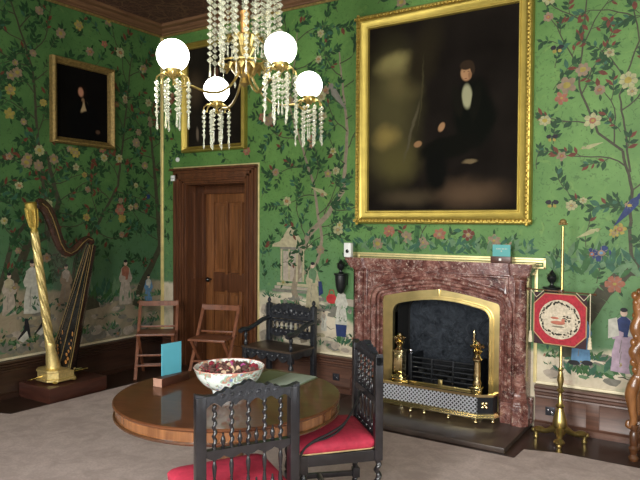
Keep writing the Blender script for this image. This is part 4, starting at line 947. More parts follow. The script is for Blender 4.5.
# ------------------------------------------------------------------ folding chairs
def folding(label, loc, rz):
    t = thing('folding_chair', label, 'chair', loc, rz, 'folding chairs by the door')
    for sx in (-1, 1):
        x = .205 * sx
        mb = MB(); mb.bar((x, .215, 0), (x, -.215, .80), .022, .034, (1, 0, 0), .004); mb.out('leg', M['fold'], t)
        x = .178 * sx
        mb = MB(); mb.bar((x, -.23, 0), (x, .17, .47), .020, .032, (1, 0, 0), .004); mb.out('leg', M['fold'], t)
    mb = MB(); pts = [(-.215 + .43 * i / 10, -.195 - .02 * math.sin(PI * i / 10)) for i in range(11)]
    mb._grid([[(x, y, z) for x, y in pts] + [(x, y + .016, z) for x, y in reversed(pts)] for z in (.745, .80)]); mb.out('back_slat', M['fold'], t, 30)
    mb = MB(); mb.box(-.205, .205, -.15, .19, .475, .490, .004); mb.box(-.205, .205, .17, .20, .468, .485, .004); mb.bar((-.2, -.11, .525), (.2, -.11, .525), .014, .02, b=.003); mb.out('seat', M['fold'], t)
    for y, z, w in ((-.15, .09, .178), (.09, .24, .205), (.145, .14, .205)):
        mb = MB(); mb.bar((-w, y, z), (w, y, z), .016, .022, b=.004); mb.out('rung', M['fold'], t)
    mb = MB(); mb.ball((0, -.212, .772), .012, (1, 1.3, 1), 8); mb.out('hole_ring', M['black'], t)
    return t
fc1 = folding('brown wooden folding chair nearer the harp, facing the room squarely', (-5.31, 4.88, 0), math.radians(41 + 180))
dup(fc1, (-4.565, 4.98, 0), math.radians(19 + 180), 'brown wooden folding chair in front of the door, beside the carved armchair')

# ------------------------------------------------------------------ carved armchair (faces -y locally +y)
ac = thing('carved_armchair', 'black carved oak armchair with a spindled back standing against the wallpaper', 'armchair', (-3.77, 5.07, 0), PI + math.radians(-2))
W2 = .285
def baluster(mb, c, z0_, z1_, r, n=14, sq=True):
    L = z1_ - z0_; pr = [(.9, 0), (.9, .04), (.55, .07), (.75, .12), (1.0, .2), (.8, .35), (.5, .48), (.75, .50), (.5, .52), (.8, .65), (1.0, .8), (.75, .88), (.55, .93), (.9, .96), (.9, 1)]
    mb.lathe([(r * a, z0_ + L * b) for a, b in pr], (c[0], c[1], 0), n)
for sx in (-1, 1):
    mb = MB(); mb.box(sx * W2 - .025, sx * W2 + .025, -.215, -.165, 0, .86, .005); mb.lathe([(.024, .86), (.012, .87), (.022, .885), (.016, .905), (.004, .92)], (sx * W2, -.19, 0), 12); mb.out('back_post', M['ebonyc'], ac)
    mb = MB(); x = sx * W2; mb.box(x - .026, x + .026, .155, .205, 0, .06, .004); baluster(mb, (x, .18), .06, .36, .027); mb.box(x - .026, x + .026, .155, .205, .35, .46, .004); mb.out('leg', M['ebonyc'], ac)
    mb = MB(); baluster(mb, (x, .18), .46, .61, .022); mb.out('arm_support', M['ebonyc'], ac)
    mb = MB(); pts = [(x, -.18, .71), (x, -.08, .695), (x, .04, .655), (x + sx * .01, .14, .625), (x + sx * .012, .21, .63), (x + sx * .012, .25, .615)]
    mb.tube(pts, [.024, .024, .022, .025, .028, .022], 10, 1.25, (0, 0, 1)); mb.out('arm', M['ebonyc'], ac)
    mb = MB(); mb.bar((x, -.19, .13), (x, .18, .13), .03, .045, b=.004); mb.out('stretcher', M['ebonyc'], ac)
mb = MB(); mb.bar((-W2, .18, .10), (W2, .18, .10), .03, .04, b=.004); mb.out('stretcher', M['ebonyc'], ac)
mb = MB(); mb.bar((-W2, -.19, .13), (W2, -.19, .13), .03, .04, b=.004); mb.out('stretcher', M['ebonyc'], ac)
mb = MB()
def apronp(x0, x1, zt, zb, amp, n, k):
    top_ = [(x0, zt), (x1, zt)]; return top_ + [(x1 - (x1 - x0) * i / n, zb - amp * abs(math.sin(PI * k * i / n))) for i in range(n + 1)]
mb.prismY(apronp(-W2 + .02, W2 - .02, .45, .40, .045, 40, 4), .172, .196)
mb.prismX([(y, z) for y, z in apronp(-.17, .16, .45, .40, .02, 16, 2)], -W2 - .012, -W2 + .012); mb.prismX([(y, z) for y, z in apronp(-.17, .16, .45, .40, .02, 16, 2)], W2 - .012, W2 + .012)
mb.box(-W2, W2, -.20, -.18, .38, .45)
for i in range(9):
    a = i * .062 - .248; mb.ball((a, .198, .415 - .012 * (i % 2)), .018, (1.2, .4, .8), 8)
mb.out('seat_rail', M['ebonyc'], ac)
mb = MB(); mb.box(-W2 - .03, W2 + .03, -.165, .215, .45, .47, .006); mb.out('seat', M['seatw'], ac)
mb = MB()
cp = [(-W2 + .02, .71), (W2 - .02, .71)] + [(W2 - .02 - (2 * W2 - .04) * i / 30, .80 + .07 * math.sin(PI * i / 30) ** .5 + .007 * math.cos(i * 2.1)) for i in range(31)]
mb.prismY(cp, -.205, -.178)
for sx in (-1, 1):
    for k in range(3):
        mb.tube([(sx * (.06 + .075 * k) + .028 * math.cos(a) * (1 - a / 14), -.176, .775 + .028 * math.sin(a) * (1 - a / 14)) for a in [q * .6 for q in range(18)]], .006, 6)
mb.ball((0, -.176, .79), .03, (1, .4, 1.3), 8)
mb.prismY(apronp(-W2 + .02, W2 - .02, .70, .685, .012, 30, 6), -.202, -.18)
mb.out('crest_rail', M['ebonyc'], ac)
mb = MB(); mb.prismY(apronp(-W2 + .02, W2 - .02, .60, .54, .02, 30, 3), -.202, -.178)
for k in range(7): mb.ball((-.2 + k * .067, -.176, .572), .02, (1.3, .35, .8), 8)
mb.out('lower_rail', M['ebonyc'], ac)
for k in range(8):
    mb = MB(); baluster(mb, (-.21 + k * .06, -.19), .60, .69, .013, 8); mb.out('spindle', M['ebony'], ac, 40)

# ------------------------------------------------------------------ barley twist chairs
def twist(mb, x, y, z0_, z1_, r, turns):
    rings = []; n = 34; K = 10
    for i in range(n + 1):
        t = i / n; z = z0_ + (z1_ - z0_) * t; e = min(1, min(t, 1 - t) * 8)
        rings.append([(x + math.cos(a) * r * (1 + .24 * e * math.cos(a - t * turns * 2 * PI)) + .22 * r * e * math.cos(t * turns * 2 * PI), y + math.sin(a) * r * (1 + .24 * e * math.cos(a - t * turns * 2 * PI)) + .22 * r * e * math.sin(t * turns * 2 * PI), z) for a in (2 * PI * j / K for j in range(K))])
    mb._grid(rings)
def twist_chair(label, loc, rz):
    t = thing('barley_twist_chair', label, 'chair', loc, rz, 'ebonised barley twist chairs at the round table')
    W = .212; YB = -.20
    for sx in (-1, 1):
        mb = MB(); x = sx * W; mb.box(x - .022, x + .022, YB - .022, YB + .022, .40, .965, .004)
        mb.box(x - .022, x + .022, YB - .022, YB + .022, .14, .2, .004); mb.box(x - .022, x + .022, YB - .022, YB + .022, 0, .05, .004)
        twist(mb, x, YB, .2, .40, .016, 3); twist(mb, x, YB, .05, .14, .016, 1.5); mb.out('back_post', M['ebony'], t)
        mb = MB(); x = sx * .225; y = .215
        mb.box(x - .022, x + .022, y - .022, y + .022, .37, .46, .004); baluster(mb, (x, y), .2, .37, .023); mb.box(x - .022, x + .022, y - .022, y + .022, .13, .2, .004); baluster(mb, (x, y), .0, .13, .023); mb.out('leg', M['ebony'], t)
        mb = MB(); mb.bar((sx * W, YB, .165), (x, y, .165), .024, .03, b=.003); mb.out('stretcher', M['ebony'], t)
        mb = MB(); mb.bar((sx * W, YB, .43), (x, y, .43), .03, .06, b=.004); mb.out('seat_rail', M['ebony'], t)
    mb = MB(); mb.bar((-.225, .215, .43), (.225, .215, .43), .03, .06, b=.004); mb.out('seat_rail', M['ebony'], t)
    mb = MB(); mb.bar((-W, YB, .43), (W, YB, .43), .03, .05, b=.004); mb.out('seat_rail', M['ebony'], t)
    mb = MB(); mb.bar((-.218, .03, .165), (.218, .03, .165), .024, .03, b=.003); mb.out('stretcher', M['ebony'], t)
    # crest: shaped top, arcaded underside
    n = 60; topz = []
    for i in range(n + 1):
        u = abs(2 * i / n - 1); z = .968 + (.012 if u > .86 else 0)
        z += .028 * max(0, 1 - (u / .62) ** 2) ** .6 + .014 * max(0, 1 - (u / .2) ** 2) ** .5 + (.006 * math.sin(u * 34) if u < .6 else 0)
        topz.append((-.234 + .468 * i / n, z))
    bot = []
    for i in range(n + 1):
        s_ = (i / n) * 6; f = s_ - math.floor(s_) if i < n else 1; bot.append((.19 - .38 * i / n, .918 + .020 * math.sin(PI * f)))
    poly = topz[::-1]
    mb = MB(); pts = [(-.234, .918)] + topz + [(.234, .918)] + bot
    # split into strips so the arcade is cut cleanly
    def topf(x):
        k = min(n - 1, max(0, int((x + .234) / .468 * n))); (xa, za), (xb, zb_) = topz[k], topz[k + 1]; return za + (zb_ - za) * (x - xa) / (xb - xa)
    xs_ = [-.234, -.19] + [b[0] for b in bot[::-1]][1:] + [.234]; zb = {round(b[0], 5): b[1] for b in bot}
    mb.band([(x, zb.get(round(x, 5), .918)) for x in xs_], [(x, topf(x)) for x in xs_], YB - .018, YB + .018)
    for k in range(7): mb.ball((-.12 + .04 * k, YB - .017, .965), .012, (1.1, .4, .8), 6); mb.ball((-.12 + .04 * k, YB + .017, .965), .012, (1.1, .4, .8), 6)
    mb.out('crest_rail', M['ebonyc'], t, 30)
    for z_ in (.725, .51):
        mb = MB(); b2 = [(.19 - .38 * i / 40, z_ - .012 - .014 * abs(math.sin(PI * 5 * i / 40))) for i in range(41)]
        xs2 = [b[0] for b in b2[::-1]]; mb.band([(x, dict((round(p[0], 5), p[1]) for p in b2)[round(x, 5)]) for x in xs2], [(x, z_ + .014) for x in xs2], YB - .016, YB + .016); mb.out('cross_rail', M['ebony'], t, 30)
    for k in range(5):
        x = -.15 + .075 * k
        mb = MB(); twist(mb, x, YB, .738, .925, .0085, 5); mb.out('spindle', M['ebony'], t, 60)
        mb = MB(); baluster(mb, (x, YB), .523, .70, .0105, 10); mb.out('spindle', M['ebony'], t, 40)
    for k in range(4):
        x = -.1125 + .075 * k
        for z_ in (.738, .523):
            mb = MB(); mb.lathe([(.007, z_), (.010, z_ + .006), (.005, z_ + .012), (.0115, z_ + .03), (.009, z_ + .042), (.0035, z_ + .058), (.005, z_ + .062), (.001, z_ + .068)], (x, YB, 0), 10); mb.out('finial', M['ebony'], t, 40)
    mb = MB(); mb.box(-.20, .20, YB - .012, YB + .012, .455, .47)
    mb.out('back_shoe', M['ebony'], t)
    # cushion
    mb = MB(); rings = []
    def rr(w0, w1, y0_, y1_, z, k): # rounded trapezoid
        out = []; cs = [(-w0, y0_), (w0, y0_), (w1, y1_), (-w1, y1_)]
        for q, (x, y) in enumerate(cs):
            a0 = PI + q * PI / 2
            for j in range(5):
                a = a0 + j * PI / 8; out.append((x + (-1 if x < 0 else 1) * -k + k * math.cos(a), y + (k if q < 2 else -k) + k * math.sin(a), z))
        return out
    for g, z in ((.012, .462), (0, .468), (-.006, .485), (-.008, .505), (.002, .518), (.022, .530), (.06, .538), (.13, .543)): rings.append(rr(.215 - g, .238 - g, -.185 + g, .235 - g, z, .035))
    mb._grid(rings); cu = mb.out('seat_cushion', M['red'], t, 60)
    mb = MB(); r0 = rr(.216, .239, -.186, .236, .467, .035); mb.tube(r0 + [r0[0]], .004, 6); mb.out('piping', M['piping'], cu)
    return t
c1 = twist_chair('black barley twist chair with its back turned to the viewer, hiding part of the table', (-1.888, 2.185, .0145), math.radians(60.5))
dup(c1, (-1.878, 3.035, .0145), math.radians(136), 'black barley twist chair seen from the side, rope across its crimson seat')
# rope across the second chair: world coordinates
mb = MB()
O = Vector((-1.878, 3.035, 0)); Rz = Matrix.Rotation(math.radians(136), 3, 'Z')
def L2(x, y, z): return O + Rz @ Vector((x, y, z))
def bez(P, n=10):
    out = []
    for i in range(len(P) - 1):
        a = P[max(i - 1, 0)]; b = P[i]; c = P[i + 1]; d_ = P[min(i + 2, len(P) - 1)]
        for j in range(n):
            t = j / n; out.append(.5 * ((2 * b) + (c - a) * t + (2 * a - 5 * b + 4 * c - d_) * t * t + (3 * b - a - 3 * c + d_) * t ** 3))
    return out + [P[-1]]
mb.tube(bez([L2(.02, -.168, .73), L2(-.12, -.10, .70), L2(-.235, -.01, .64), L2(-.268, .08, .60), L2(-.275, .17, .565), L2(-.272, .23, .51), L2(-.262, .255, .40), L2(-.255, .255, .28)]), .006, 8)
mb.tube(bez([L2(.02, -.168, .71), L2(-.10, -.09, .665), L2(-.20, .0, .60), L2(-.235, .08, .567), L2(-.255, .16, .555), L2(-.262, .21, .53), L2(-.262, .235, .50)]), .006, 8)
mb.ball(L2(.02, -.170, .72), .015, n=8)
tag(mb.out('barrier_rope', M['rope']), 'black rope tied from the chair back across the crimson seat', 'rope')

# ------------------------------------------------------------------ round table and what stands on it
TX, TY, TR, TZ = -2.347, 2.687, .625, .74
tb = thing('round_table', 'round rosewood pedestal table with a polished top and deep apron', 'table', (TX, TY, .0145), .35)
mb = MB(); mb.lathe([(.02, .705), (TR - .012, .705), (TR, .715), (TR, .720), (TR - .006, TZ - .0145), (.02, TZ - .0145)], (0, 0, 0), 96); mb.out('tabletop', M['table'], tb, 30)
mb = MB(); mb.lathe([(TR - .04, .712), (TR - .016, .712), (TR - .016, .655), (TR - .04, .655)], (0, 0, 0), 96, caps=False); mb.out('apron', M['apron'], tb, 30)
mb = MB(); mb.lathe([(TR - .04, .655), (TR - .006, .656), (TR - .002, .650), (TR - .006, .642), (TR - .04, .642)], (0, 0, 0), 96, caps=False); mb.out('apron_bead', M['walnutd'], tb, 30)
mb = MB(); mb.lathe([(.16, .08), (.16, .12), (.10, .14), (.075, .18), (.06, .26), (.08, .34), (.085, .42), (.055, .52), (.07, .56), (.09, .60), (.12, .64), (.20, .70), (.2, .712)], (0, 0, 0), 28); mb.out('pedestal', M['apron'], tb, 40)
mb = MB(); mb.prismZ([(math.cos(2 * PI * i / 60) * (.30 + .05 * math.cos(6 * PI * i / 60)), math.sin(2 * PI * i / 60) * (.30 + .05 * math.cos(6 * PI * i / 60))) for i in range(60)], .045, .08); mb.out('platform_base', M['table'], tb, 30)
for k in range(3):
    a = 2 * PI * k / 3; mb = MB(); mb.ball((math.cos(a) * .30, math.sin(a) * .30, .036), .032, (1.4, 1, .7)); o = mb.out('foot', M['table'], tb)
BX, BY = TX + .012, TY - .012
BS = 1.10
bw = thing('punch_bowl', 'large white porcelain bowl painted with pink and green flowers on the round table', 'bowl', (BX, BY, TZ))
mb = MB(); mb.lathe([(.05, .03), (.085, .032), (.115, .042), (.148, .068), (.172, .098), (.184, .128), (.190, .142), (.187, .143), (.180, .130), (.168, .102), (.144, .074), (.110, .050), (.02, .042)], (0, 0, 0), 48); mb.out('bowl_body', M['china'], bw, 60)
mb = MB(); mb.lathe([(.078, 0), (.088, .0), (.088, .012), (.094, .034), (.06, .036), (.07, .03)], (0, 0, 0), 40); mb.out('foot_ring', M['chinaw'], bw, 30)
mb = MB(); mb.lathe([(.1825, .136), (.1895, .1415), (.1885, .1455), (.186, .1445)], (0, 0, 0), 48, caps=False); mb.out('rim_band', simple('pink gilt rim', (.55, .25, .2), .3), bw, 60)
mb = MB(); R = random.Random(11)
mb.lathe([(.01, .062), (.10, .064), (.140, .085), (.12, .105), (.01, .115)], (0, 0, 0), 24)
for i in range(210):
    a = R.uniform(0, 2 * PI); r = math.sqrt(R.random()) * .158; z = .122 + .012 * (1 - (r / .158)) + R.uniform(-.008, .01)
    mb.mi = R.choice((0, 0, 0, 0, 1, 2, 3 if math.cos(a - 2.4) > .4 else 1)); q = R.uniform(.010, .020)
    mb.ball((math.cos(a) * r, math.sin(a) * r, z), q, (1, R.uniform(.5, 1), R.uniform(.5, 1)), 6)
o = mb.out('potpourri', [M['potp'], M['potr'], M['potc'], M['pink']], None, 0); o.location = (BX, BY, TZ); o.scale = (1.03, 1.03, BS); bw.scale = (1.04, 1.04, BS); o['kind'] = 'stuff'; tag(o, 'dried brown, red and cream petals filling the porcelain bowl', 'potpourri')
h2 = thing('card_holder', 'long wooden block on the round table holding a big turquoise card', 'holder', (-2.785, 2.67, TZ), math.radians(4))
mb = MB(); mb.box(-.033, .033, -.115, .125, 0, .05, .003); blk = mb.out('block', M['blockw'], h2)
mb = MB(); mb.box(-.0325, .0325, -.1165, -.1148, .001, .049); mb.out('end_grain', M['endgrain'], blk)
mb = MB(); mb.box(-.003, .003, -.078, .062, -.012, .175); o = mb.out('information_card', M['teal']); o.location = (-2.79, 2.685, TZ + .063); o.rotation_euler = (0, 0, math.radians(-7)); tag(o, 'tall turquoise card standing upright on the table beside the bowl', 'card')
bk = thing('open_folder', 'open folder of grey-green pages lying beside the porcelain bowl', 'folder', (-2.285, 3.045, TZ), math.radians(4))
mb = MB(); mb.box(-.185, .175, -.20, .20, 0, .005, .001); mb.out('cover', M['pageb'], bk)
mb = MB(); mb.box(-.02, .168, -.185, .192, .005, .012, .001); mb.out('page', M['page'], bk)
mb = MB(); mb.box(-.18, -.026, -.185, .192, .005, .009, .001); mb.out('page', M['pageb'], bk)

# ------------------------------------------------------------------ pole screen
ps = thing('pole_screen', 'brass pole fire screen with a crimson banner standing by the marble fireplace', 'fire screen', (-1.080, 5.07, 0.0), math.radians(-9))
mb = MB(); mb.lathe([(.03, .07), (.044, .09), (.030, .115), (.045, .13), (.056, .15), (.052, .19), (.036, .24), (.026, .275), (.024, .285), (.036, .30), (.018, .32), (.014, .40), (.03, .42), (.014, .44), (.026, .50), (.014, .57), (.022, .58), (.011, .60), (.010, 1.68)], (0, 0, 0), 16); mb.out('pole', M['brassd'], ps, 40)
mb = MB()
mb.ball((0, 0, 1.715), .026, (1, 1, .9), 12)
for k in range(8): mb.ball((math.cos(k * PI / 4) * .025, math.sin(k * PI / 4) * .025, 1.70), .012, n=6)
mb.out('finial', M['giltdull'], ps)
for k in range(3):
    a = math.radians(-78 + 8 + 120 * k); c, s_ = math.cos(a), math.sin(a)
    mb = MB(); mb.tube([(c * r, s_ * r, z) for r, z in ((.01, .125), (.05, .115), (.09, .09), (.12, .075), (.155, .075), (.19, .07), (.21, .05))], [.034, .030, .022, .020, .024, .028, .016], 10); 
    mb.ball((c * .18, s_ * .18, .075), .034, (1.3, 1.3, .7), 8); mb.ball((c * .225, s_ * .225, .06), .02, n=8); mb.lathe([(.018, 0), (.024, .012), (.014, .03), (.022, .05), (.016, .07)], (c * .205, s_ * .205, .0005), 12); mb.out('leg', M['brassd'], ps, 60)
mb = MB(); mb.tube([(-.25, -.03, 1.187), (.25, -.03, 1.18)], .0055, 8); mb.ball((-.255, -.03, 1.187), .012, n=8); mb.ball((.255, -.03, 1.18), .012, n=8); mb.box(-.014, .014, -.035, .012, 1.17, 1.197, .003); mb.out('crossbar', M['walnutd'], ps)
bz0, bz1, bx, ck = .775, 1.165, .200, .085
octp = [(-bx + ck, bz0), (bx - ck, bz0), (bx, bz0 + ck), (bx, bz1 - ck), (bx - ck, bz1), (-bx + ck, bz1), (-bx, bz1 - ck), (-bx, bz0 + ck)]
mb = MB(); mb.prismY([(-bx, bz0 - .008), (bx, bz0 - .008), (bx, bz1 + .005), (-bx, bz1 + .005)], -.038, -.034); bn = mb.out('banner', simple('dark backing cloth', (.035, .012, .016), .8), ps, 0)
mb = MB(); mb.prismY(octp, -.041, -.038); mb.out('crimson_border', simple('crimson needlework', (.33, .018, .03), .8, bmp=.4, scale=60), bn, 0)
mb = MB(); mb.tube([(x, -.041, z) for x, z in octp + [octp[0]]], .0045, 6); mb.out('gold_braid', simple('gold braid', (.42, .27, .13), .6), bn)
cz = (bz0 + bz1) / 2; mb = MB(); mb.prismY([(math.cos(2 * PI * i / 40) * .158, cz + math.sin(2 * PI * i / 40) * .150) for i in range(40)], -.044, -.041); mb.out('cream_field', simple('cream needlework', (.50, .43, .32), .8, bmp=.3, scale=60), bn, 0)
mb = MB(); R = random.Random(2)
for i in range(70):
    a = 2 * PI * i / 70; r = .132 + R.uniform(-.014, .012); mb.ball((math.cos(a) * r * 1.04, -.045, cz + math.sin(a) * r * .95), R.uniform(.005, .010), (1, .3, 1), 6)
WOOL = simple('dark wool', (.03, .028, .018), .8); mb.out('leaf_wreath', WOOL, bn); mb = MB()
for i in range(14): mb.ball((.03 + i * .004, -.045, cz + .01 + .02 * math.sin(i)), .006, (1.4, .3, .8), 6)
mb.out('leaf_sprig', WOOL, bn)
mb = MB(); mb.ball((-.01, -.045, cz - .025), .03, (1.9, .15, .5), 12); mb.ball((-.035, -.045, cz + .01), .018, (1.8, .2, .5), 10); mb.ball((.03, -.045, cz - .005), .014, (1, .2, 1.2), 10); mb.out('bird_motif', simple('coral wool', (.42, .14, .09), .8), bn)
mb = MB(); mb.ball((-.01, -.0455, cz - .055), .02, (2.6, .12, .35), 10); mb.out('shadow_motif', simple('grey wool', (.2, .18, .13), .8), bn)
for x in (-.222, .230):
    mb = MB(); mb.tube([(x * .55, -.05, 1.185), (x * .8, -.052, 1.13), (x, -.05, 1.185)], .003, 6); mb.tube([(x, -.05, 1.185), (x, -.05, .86)], .0032, 6); mb.lathe([(.004, .865), (.012, .855), (.009, .842), (.013, .83), (.017, .775), (.004, .774)], (x, -.05, 0), 10); mb.out('tassel', M['tassel'], ps, 40)

# ------------------------------------------------------------------ carved walnut chair at the edge
cc = thing('carved_walnut_chair', 'ornate carved walnut chair with scrolling legs beside the crimson fire screen', 'chair', (-.285, 5.17, -.0), 0)
def scroll(mb, pts, rad, flat=1.0):
    P_ = bez([Vector(p) for p in pts], 6); k = len(rad) - 1; rr_ = []
    for i in range(len(P_)):
        t = i / (len(P_) - 1) * k; q = min(int(t), k - 1); rr_.append(rad[q] + (rad[q + 1] - rad[q]) * (t - q))
    mb.tube(P_, rr_, 12, flat, (0, 1, 0))
for sx in (-1, 1):
    for y in (.14, -.15):
        mb = MB(); x = sx * .27; scroll(mb, [(x, y, .60), (x + sx * .012, y, .54), (x + sx * .03, y, .47), (x + sx * .018, y, .38), (x + sx * .008, y, .30), (x + sx * .025, y, .25), (x + sx * .045, y, .255), (x + sx * .04, y, .285)], [.03, .045, .042, .032, .026, .026, .022, .012]); mb.out('leg', M['walnut'], cc, 60)
        mb = MB(); mb.lathe([(.03, .0), (.036, .02), (.022, .045), (.028, .07), (.036, .09), (.024, .11), (.03, .13), (.03, .20), (.022, .215), (.03, .235), (.03, .26)], (x + sx * .005, y, 0), 12); mb.out('lower_leg', M['walnutd'], cc, 40)
mb = MB(); mb.box(-.28, .28, -.165, .155, .56, .63, .012)
for sx in (-1, 1):
    for k in range(9): mb.ball((sx * .28, -.15 + .036 * k, .60), .028, (.6, 1, .9), 8)
for k in range(11): mb.ball((-.26 + .052 * k, -.165, .60), .028, (1, .6, .9), 8)
mb.out('seat_rail', M['walnut'], cc)
mb = MB(); mb.box(-.25, .25, -.14, .14, .63, .66, .02); mb.out('seat_pad', M['red'], cc)
for sx in (-1, 1):
    for y in (-.14, .13):
        mb = MB(); x = sx * .255
        scroll(mb, [(x, y, .62), (x - sx * .01, y, .70), (x + sx * .025, y, .78), (x - sx * .01, y, .86), (x + sx * .02, y, .95), (x + sx * .0, y, 1.04), (x + sx * .01, y, 1.12), (x - sx * .03, y, 1.20), (x - sx * .09, y, 1.26)], [.035, .032, .045, .032, .045, .034, .036, .034, .03])
        for k in range(12): mb.ball((x + sx * (.018 + .016 * math.sin(k * 1.9)), y - .02 * math.cos(k * 1.3), .66 + .048 * k), .026, (1, 1, 1.2), 8)
        mb.out('carved_post', M['walnut'], cc, 60)
mb = MB(); 
for y in (-.14, .13):
    scroll(mb, [(-.17, y, 1.25), (-.08, y, 1.30), (0, y, 1.33), (.08, y, 1.30), (.17, y, 1.25)], [.032, .04, .055, .04, .032])
    for k in range(9): mb.ball((-.16 + .04 * k, y - .02, 1.27 + .05 * math.sin(PI * k / 8)), .025, (1, .8, 1), 8)
mb.out('crest', M['walnut'], cc, 60)

# ------------------------------------------------------------------ chandelier
CX, CY = -2.44, 2.93
cd = thing('chandelier', 'crystal chandelier with strings of beads and four lit opal globes above the round table', 'chandelier', (CX, CY, 0))
mb = MB(); mb.lathe([(.06, 4.029), (.055, 4.0), (.02, 3.98), (.012, 3.9), (.012, 3.0)], (0, 0, 0), 14); mb.out('hanging_rod', M['black'], cd, 40)
mb = MB(); mb.lathe([(.20, 3.58), (.235, 3.60), (.24, 3.64), (.22, 3.66), (.05, 3.70), (.03, 3.72), (.02, 3.70), (.20, 3.62)], (0, 0, 0), 28, caps=False)
for k in range(12): a = 2 * PI * k / 12; mb.tube([(math.cos(a) * .23, math.sin(a) * .23, 3.63), (math.cos(a) * .26, math.sin(a) * .26, 3.68), (math.cos(a) * .24, math.sin(a) * .24, 3.72)], [.012, .014, .004], 6)
mb.out('crown_ring', M['brassd'], cd, 40)
mb = MB(); mb.lathe([(.026, 2.78), (.026, 2.93), (.03, 2.935), (.03, 2.945), (.012, 2.95)], (0, 0, 0), 18); mb.out('candle_tube', M['candle'], cd, 40)
mb = MB(); mb.lathe([(.004, 2.50), (.03, 2.52), (.02, 2.55), (.05, 2.58), (.075, 2.61), (.05, 2.64), (.03, 2.67), (.05, 2.71), (.06, 2.73), (.03, 2.76), (.032, 2.79)], (0, 0, 0), 20)
for ring_, (r0, z0_, r1, z1_, n) in enumerate(((.04, 2.70, .10, 2.79, 9), (.05, 2.57, .115, 2.62, 10))):
    for k in range(n):
        a = 2 * PI * k / n + ring_ * .2; c, s_ = math.cos(a), math.sin(a)
        mb.tube([(c * r0, s_ * r0, z0_), (c * (r0 + r1) / 2, s_ * (r0 + r1) / 2, z1_ + .01), (c * r1, s_ * r1, z1_), (c * (r1 + .01), s_ * (r1 + .01), z1_ - .03)], [.008, .018, .014, .003], 6, 1.5)
mb.out('leaf_hub', M['brassd'], cd, 50)
mb = MB(); mb.lathe([(.150, 2.632), (.158, 2.632), (.158, 2.640), (.150, 2.640), (.150, 2.632)], (0, 0, 0), 40, caps=False)
for k in range(6): a = 2 * PI * k / 6; mb.tube([(math.cos(a) * .05, math.sin(a) * .05, 2.60), (math.cos(a) * .152, math.sin(a) * .152, 2.635)], .004, 6)
mb.out('lower_ring', M['brassd'], cd, 40)
R = random.Random(8)
def strand(parent, x, y, zt, zb, r=.0125, pend=.06):
    mb = MB(); z = zt; i = 0
    while z > zb + pend:
        rr_ = r * (1 + .12 * math.sin(i * 1.3)); mb.bead((x + R.uniform(-.001, .001), y, z - rr_), rr_, .95); z -= rr_ * 2.05; i += 1
    mb.lathe([(.001, z), (.004, z - .006), (.0045, z - pend * .5), (.0075, z - pend * .8), (.001, z - pend)], (x, y, 0), 6)
    return mb.out('crystal_strand', M['crystal'], parent, 0)
for k in range(20):
    a = 2 * PI * k / 20 + .1; rad = .213 if k % 2 else .175
    strand(cd, math.cos(a) * rad, math.sin(a) * rad, 3.60, 2.47 + .09 * ((k * 5) % 4) / 3 + (.04 if k % 2 else .08), .0185, .085)
for k in range(8):
    a = 2 * PI * k / 8; strand(cd, math.cos(a) * .10, math.sin(a) * .10, 3.60, 2.68, .015)
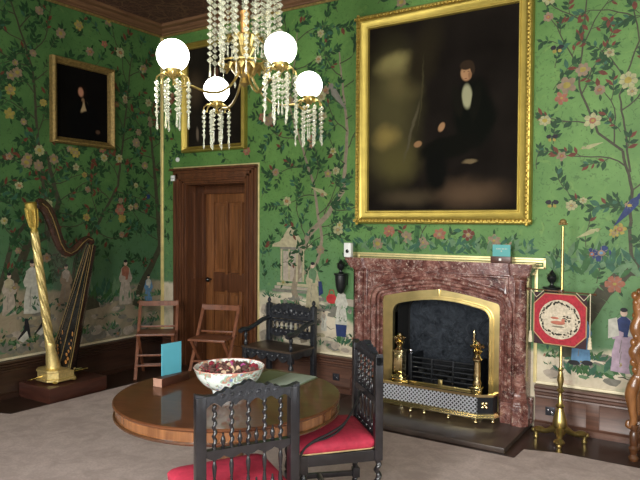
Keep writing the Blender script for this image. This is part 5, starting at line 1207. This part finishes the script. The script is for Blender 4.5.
for gx, gy, gz in ((-2.505, 2.415, 2.582), (-2.022, 2.722, 2.618), (-2.297, 3.398, 2.583), (-2.898, 3.188, 2.579)):
    dx, dy = gx - CX, gy - CY; L = math.hypot(dx, dy); ux, uy = dx / L, dy / L; zc = gz - .085
    mb = MB(); pts = [(ux * q * L, uy * q * L, z) for q, z in ((.08, 2.59), (.2, 2.50), (.38, 2.44), (.58, zc - .07), (.78, zc - .055), (.92, zc - .075), (1.0, zc - .035), (1.0, zc - .01))]
    mb.tube(bez([Vector(p) for p in pts], 5), .0075, 8)
    mb.lathe([(.008, zc - .04), (.02, zc - .03), (.035, zc - .02), (.042, zc), (.045, zc + .012), (.038, zc + .012)], (ux * L, uy * L, 0), 18)
    for k in range(8):
        a = 2 * PI * k / 8; c, s_ = math.cos(a), math.sin(a); b_ = (ux * L, uy * L)
        mb.tube([(b_[0] + c * .02, b_[1] + s_ * .02, zc - .025), (b_[0] + c * .055, b_[1] + s_ * .055, zc - .012), (b_[0] + c * .082, b_[1] + s_ * .082, zc - .03), (b_[0] + c * .086, b_[1] + s_ * .086, zc - .055)], .0045, 6)
    arm = mb.out('arm', M['brassd'], cd, 50)
    mb = MB(); mb.ball((ux * L, uy * L, gz), .086, (1, 1, 1), 32); mb.out('globe', M['globe'], arm, 80)
    for k in range(12):
        a = 2 * PI * k / 12; rad = .085 if k % 3 else .05; strand(arm, ux * L + math.cos(a) * rad, uy * L + math.sin(a) * rad, zc - .05, zc - .05 - (.19, .24, .215, .255)[k % 4], .0145, .08)

# ------------------------------------------------------------------ world, camera, view
w = bpy.data.worlds.new('sky'); S.world = w; w.use_nodes = True
bg = w.node_tree.nodes['Background']; bg.inputs['Color'].default_value = (.72, .84, 1.0, 1); bg.inputs['Strength'].default_value = 1.6
cam = bpy.data.cameras.new('camera'); co = bpy.data.objects.new('camera', cam); COL.objects.link(co); S.camera = co
f_px, yaw, pitch, roll = 633.88, .57574, .027604, .005323
cam.sensor_width = 36; cam.lens = f_px / 640 * 36; cam.clip_start = .05
F = Vector((-math.sin(yaw) * math.cos(pitch), math.cos(yaw) * math.cos(pitch), -math.sin(pitch)))
Rt = Vector((math.cos(yaw), math.sin(yaw), 0)); U = Rt.cross(F)
R2 = Rt * math.cos(roll) + U * math.sin(roll); U2 = U * math.cos(roll) - Rt * math.sin(roll)
co.matrix_world = Matrix(((R2.x, U2.x, -F.x, 0), (R2.y, U2.y, -F.y, 0), (R2.z, U2.z, -F.z, 1.70), (0, 0, 0, 1)))
S.view_settings.view_transform = 'Standard'; S.view_settings.look = 'None'; S.view_settings.gamma = 1
S.view_settings.exposure = 0.0; S.view_settings.use_curve_mapping = False
S.cycles.max_bounces = 6; S.cycles.use_denoising = True
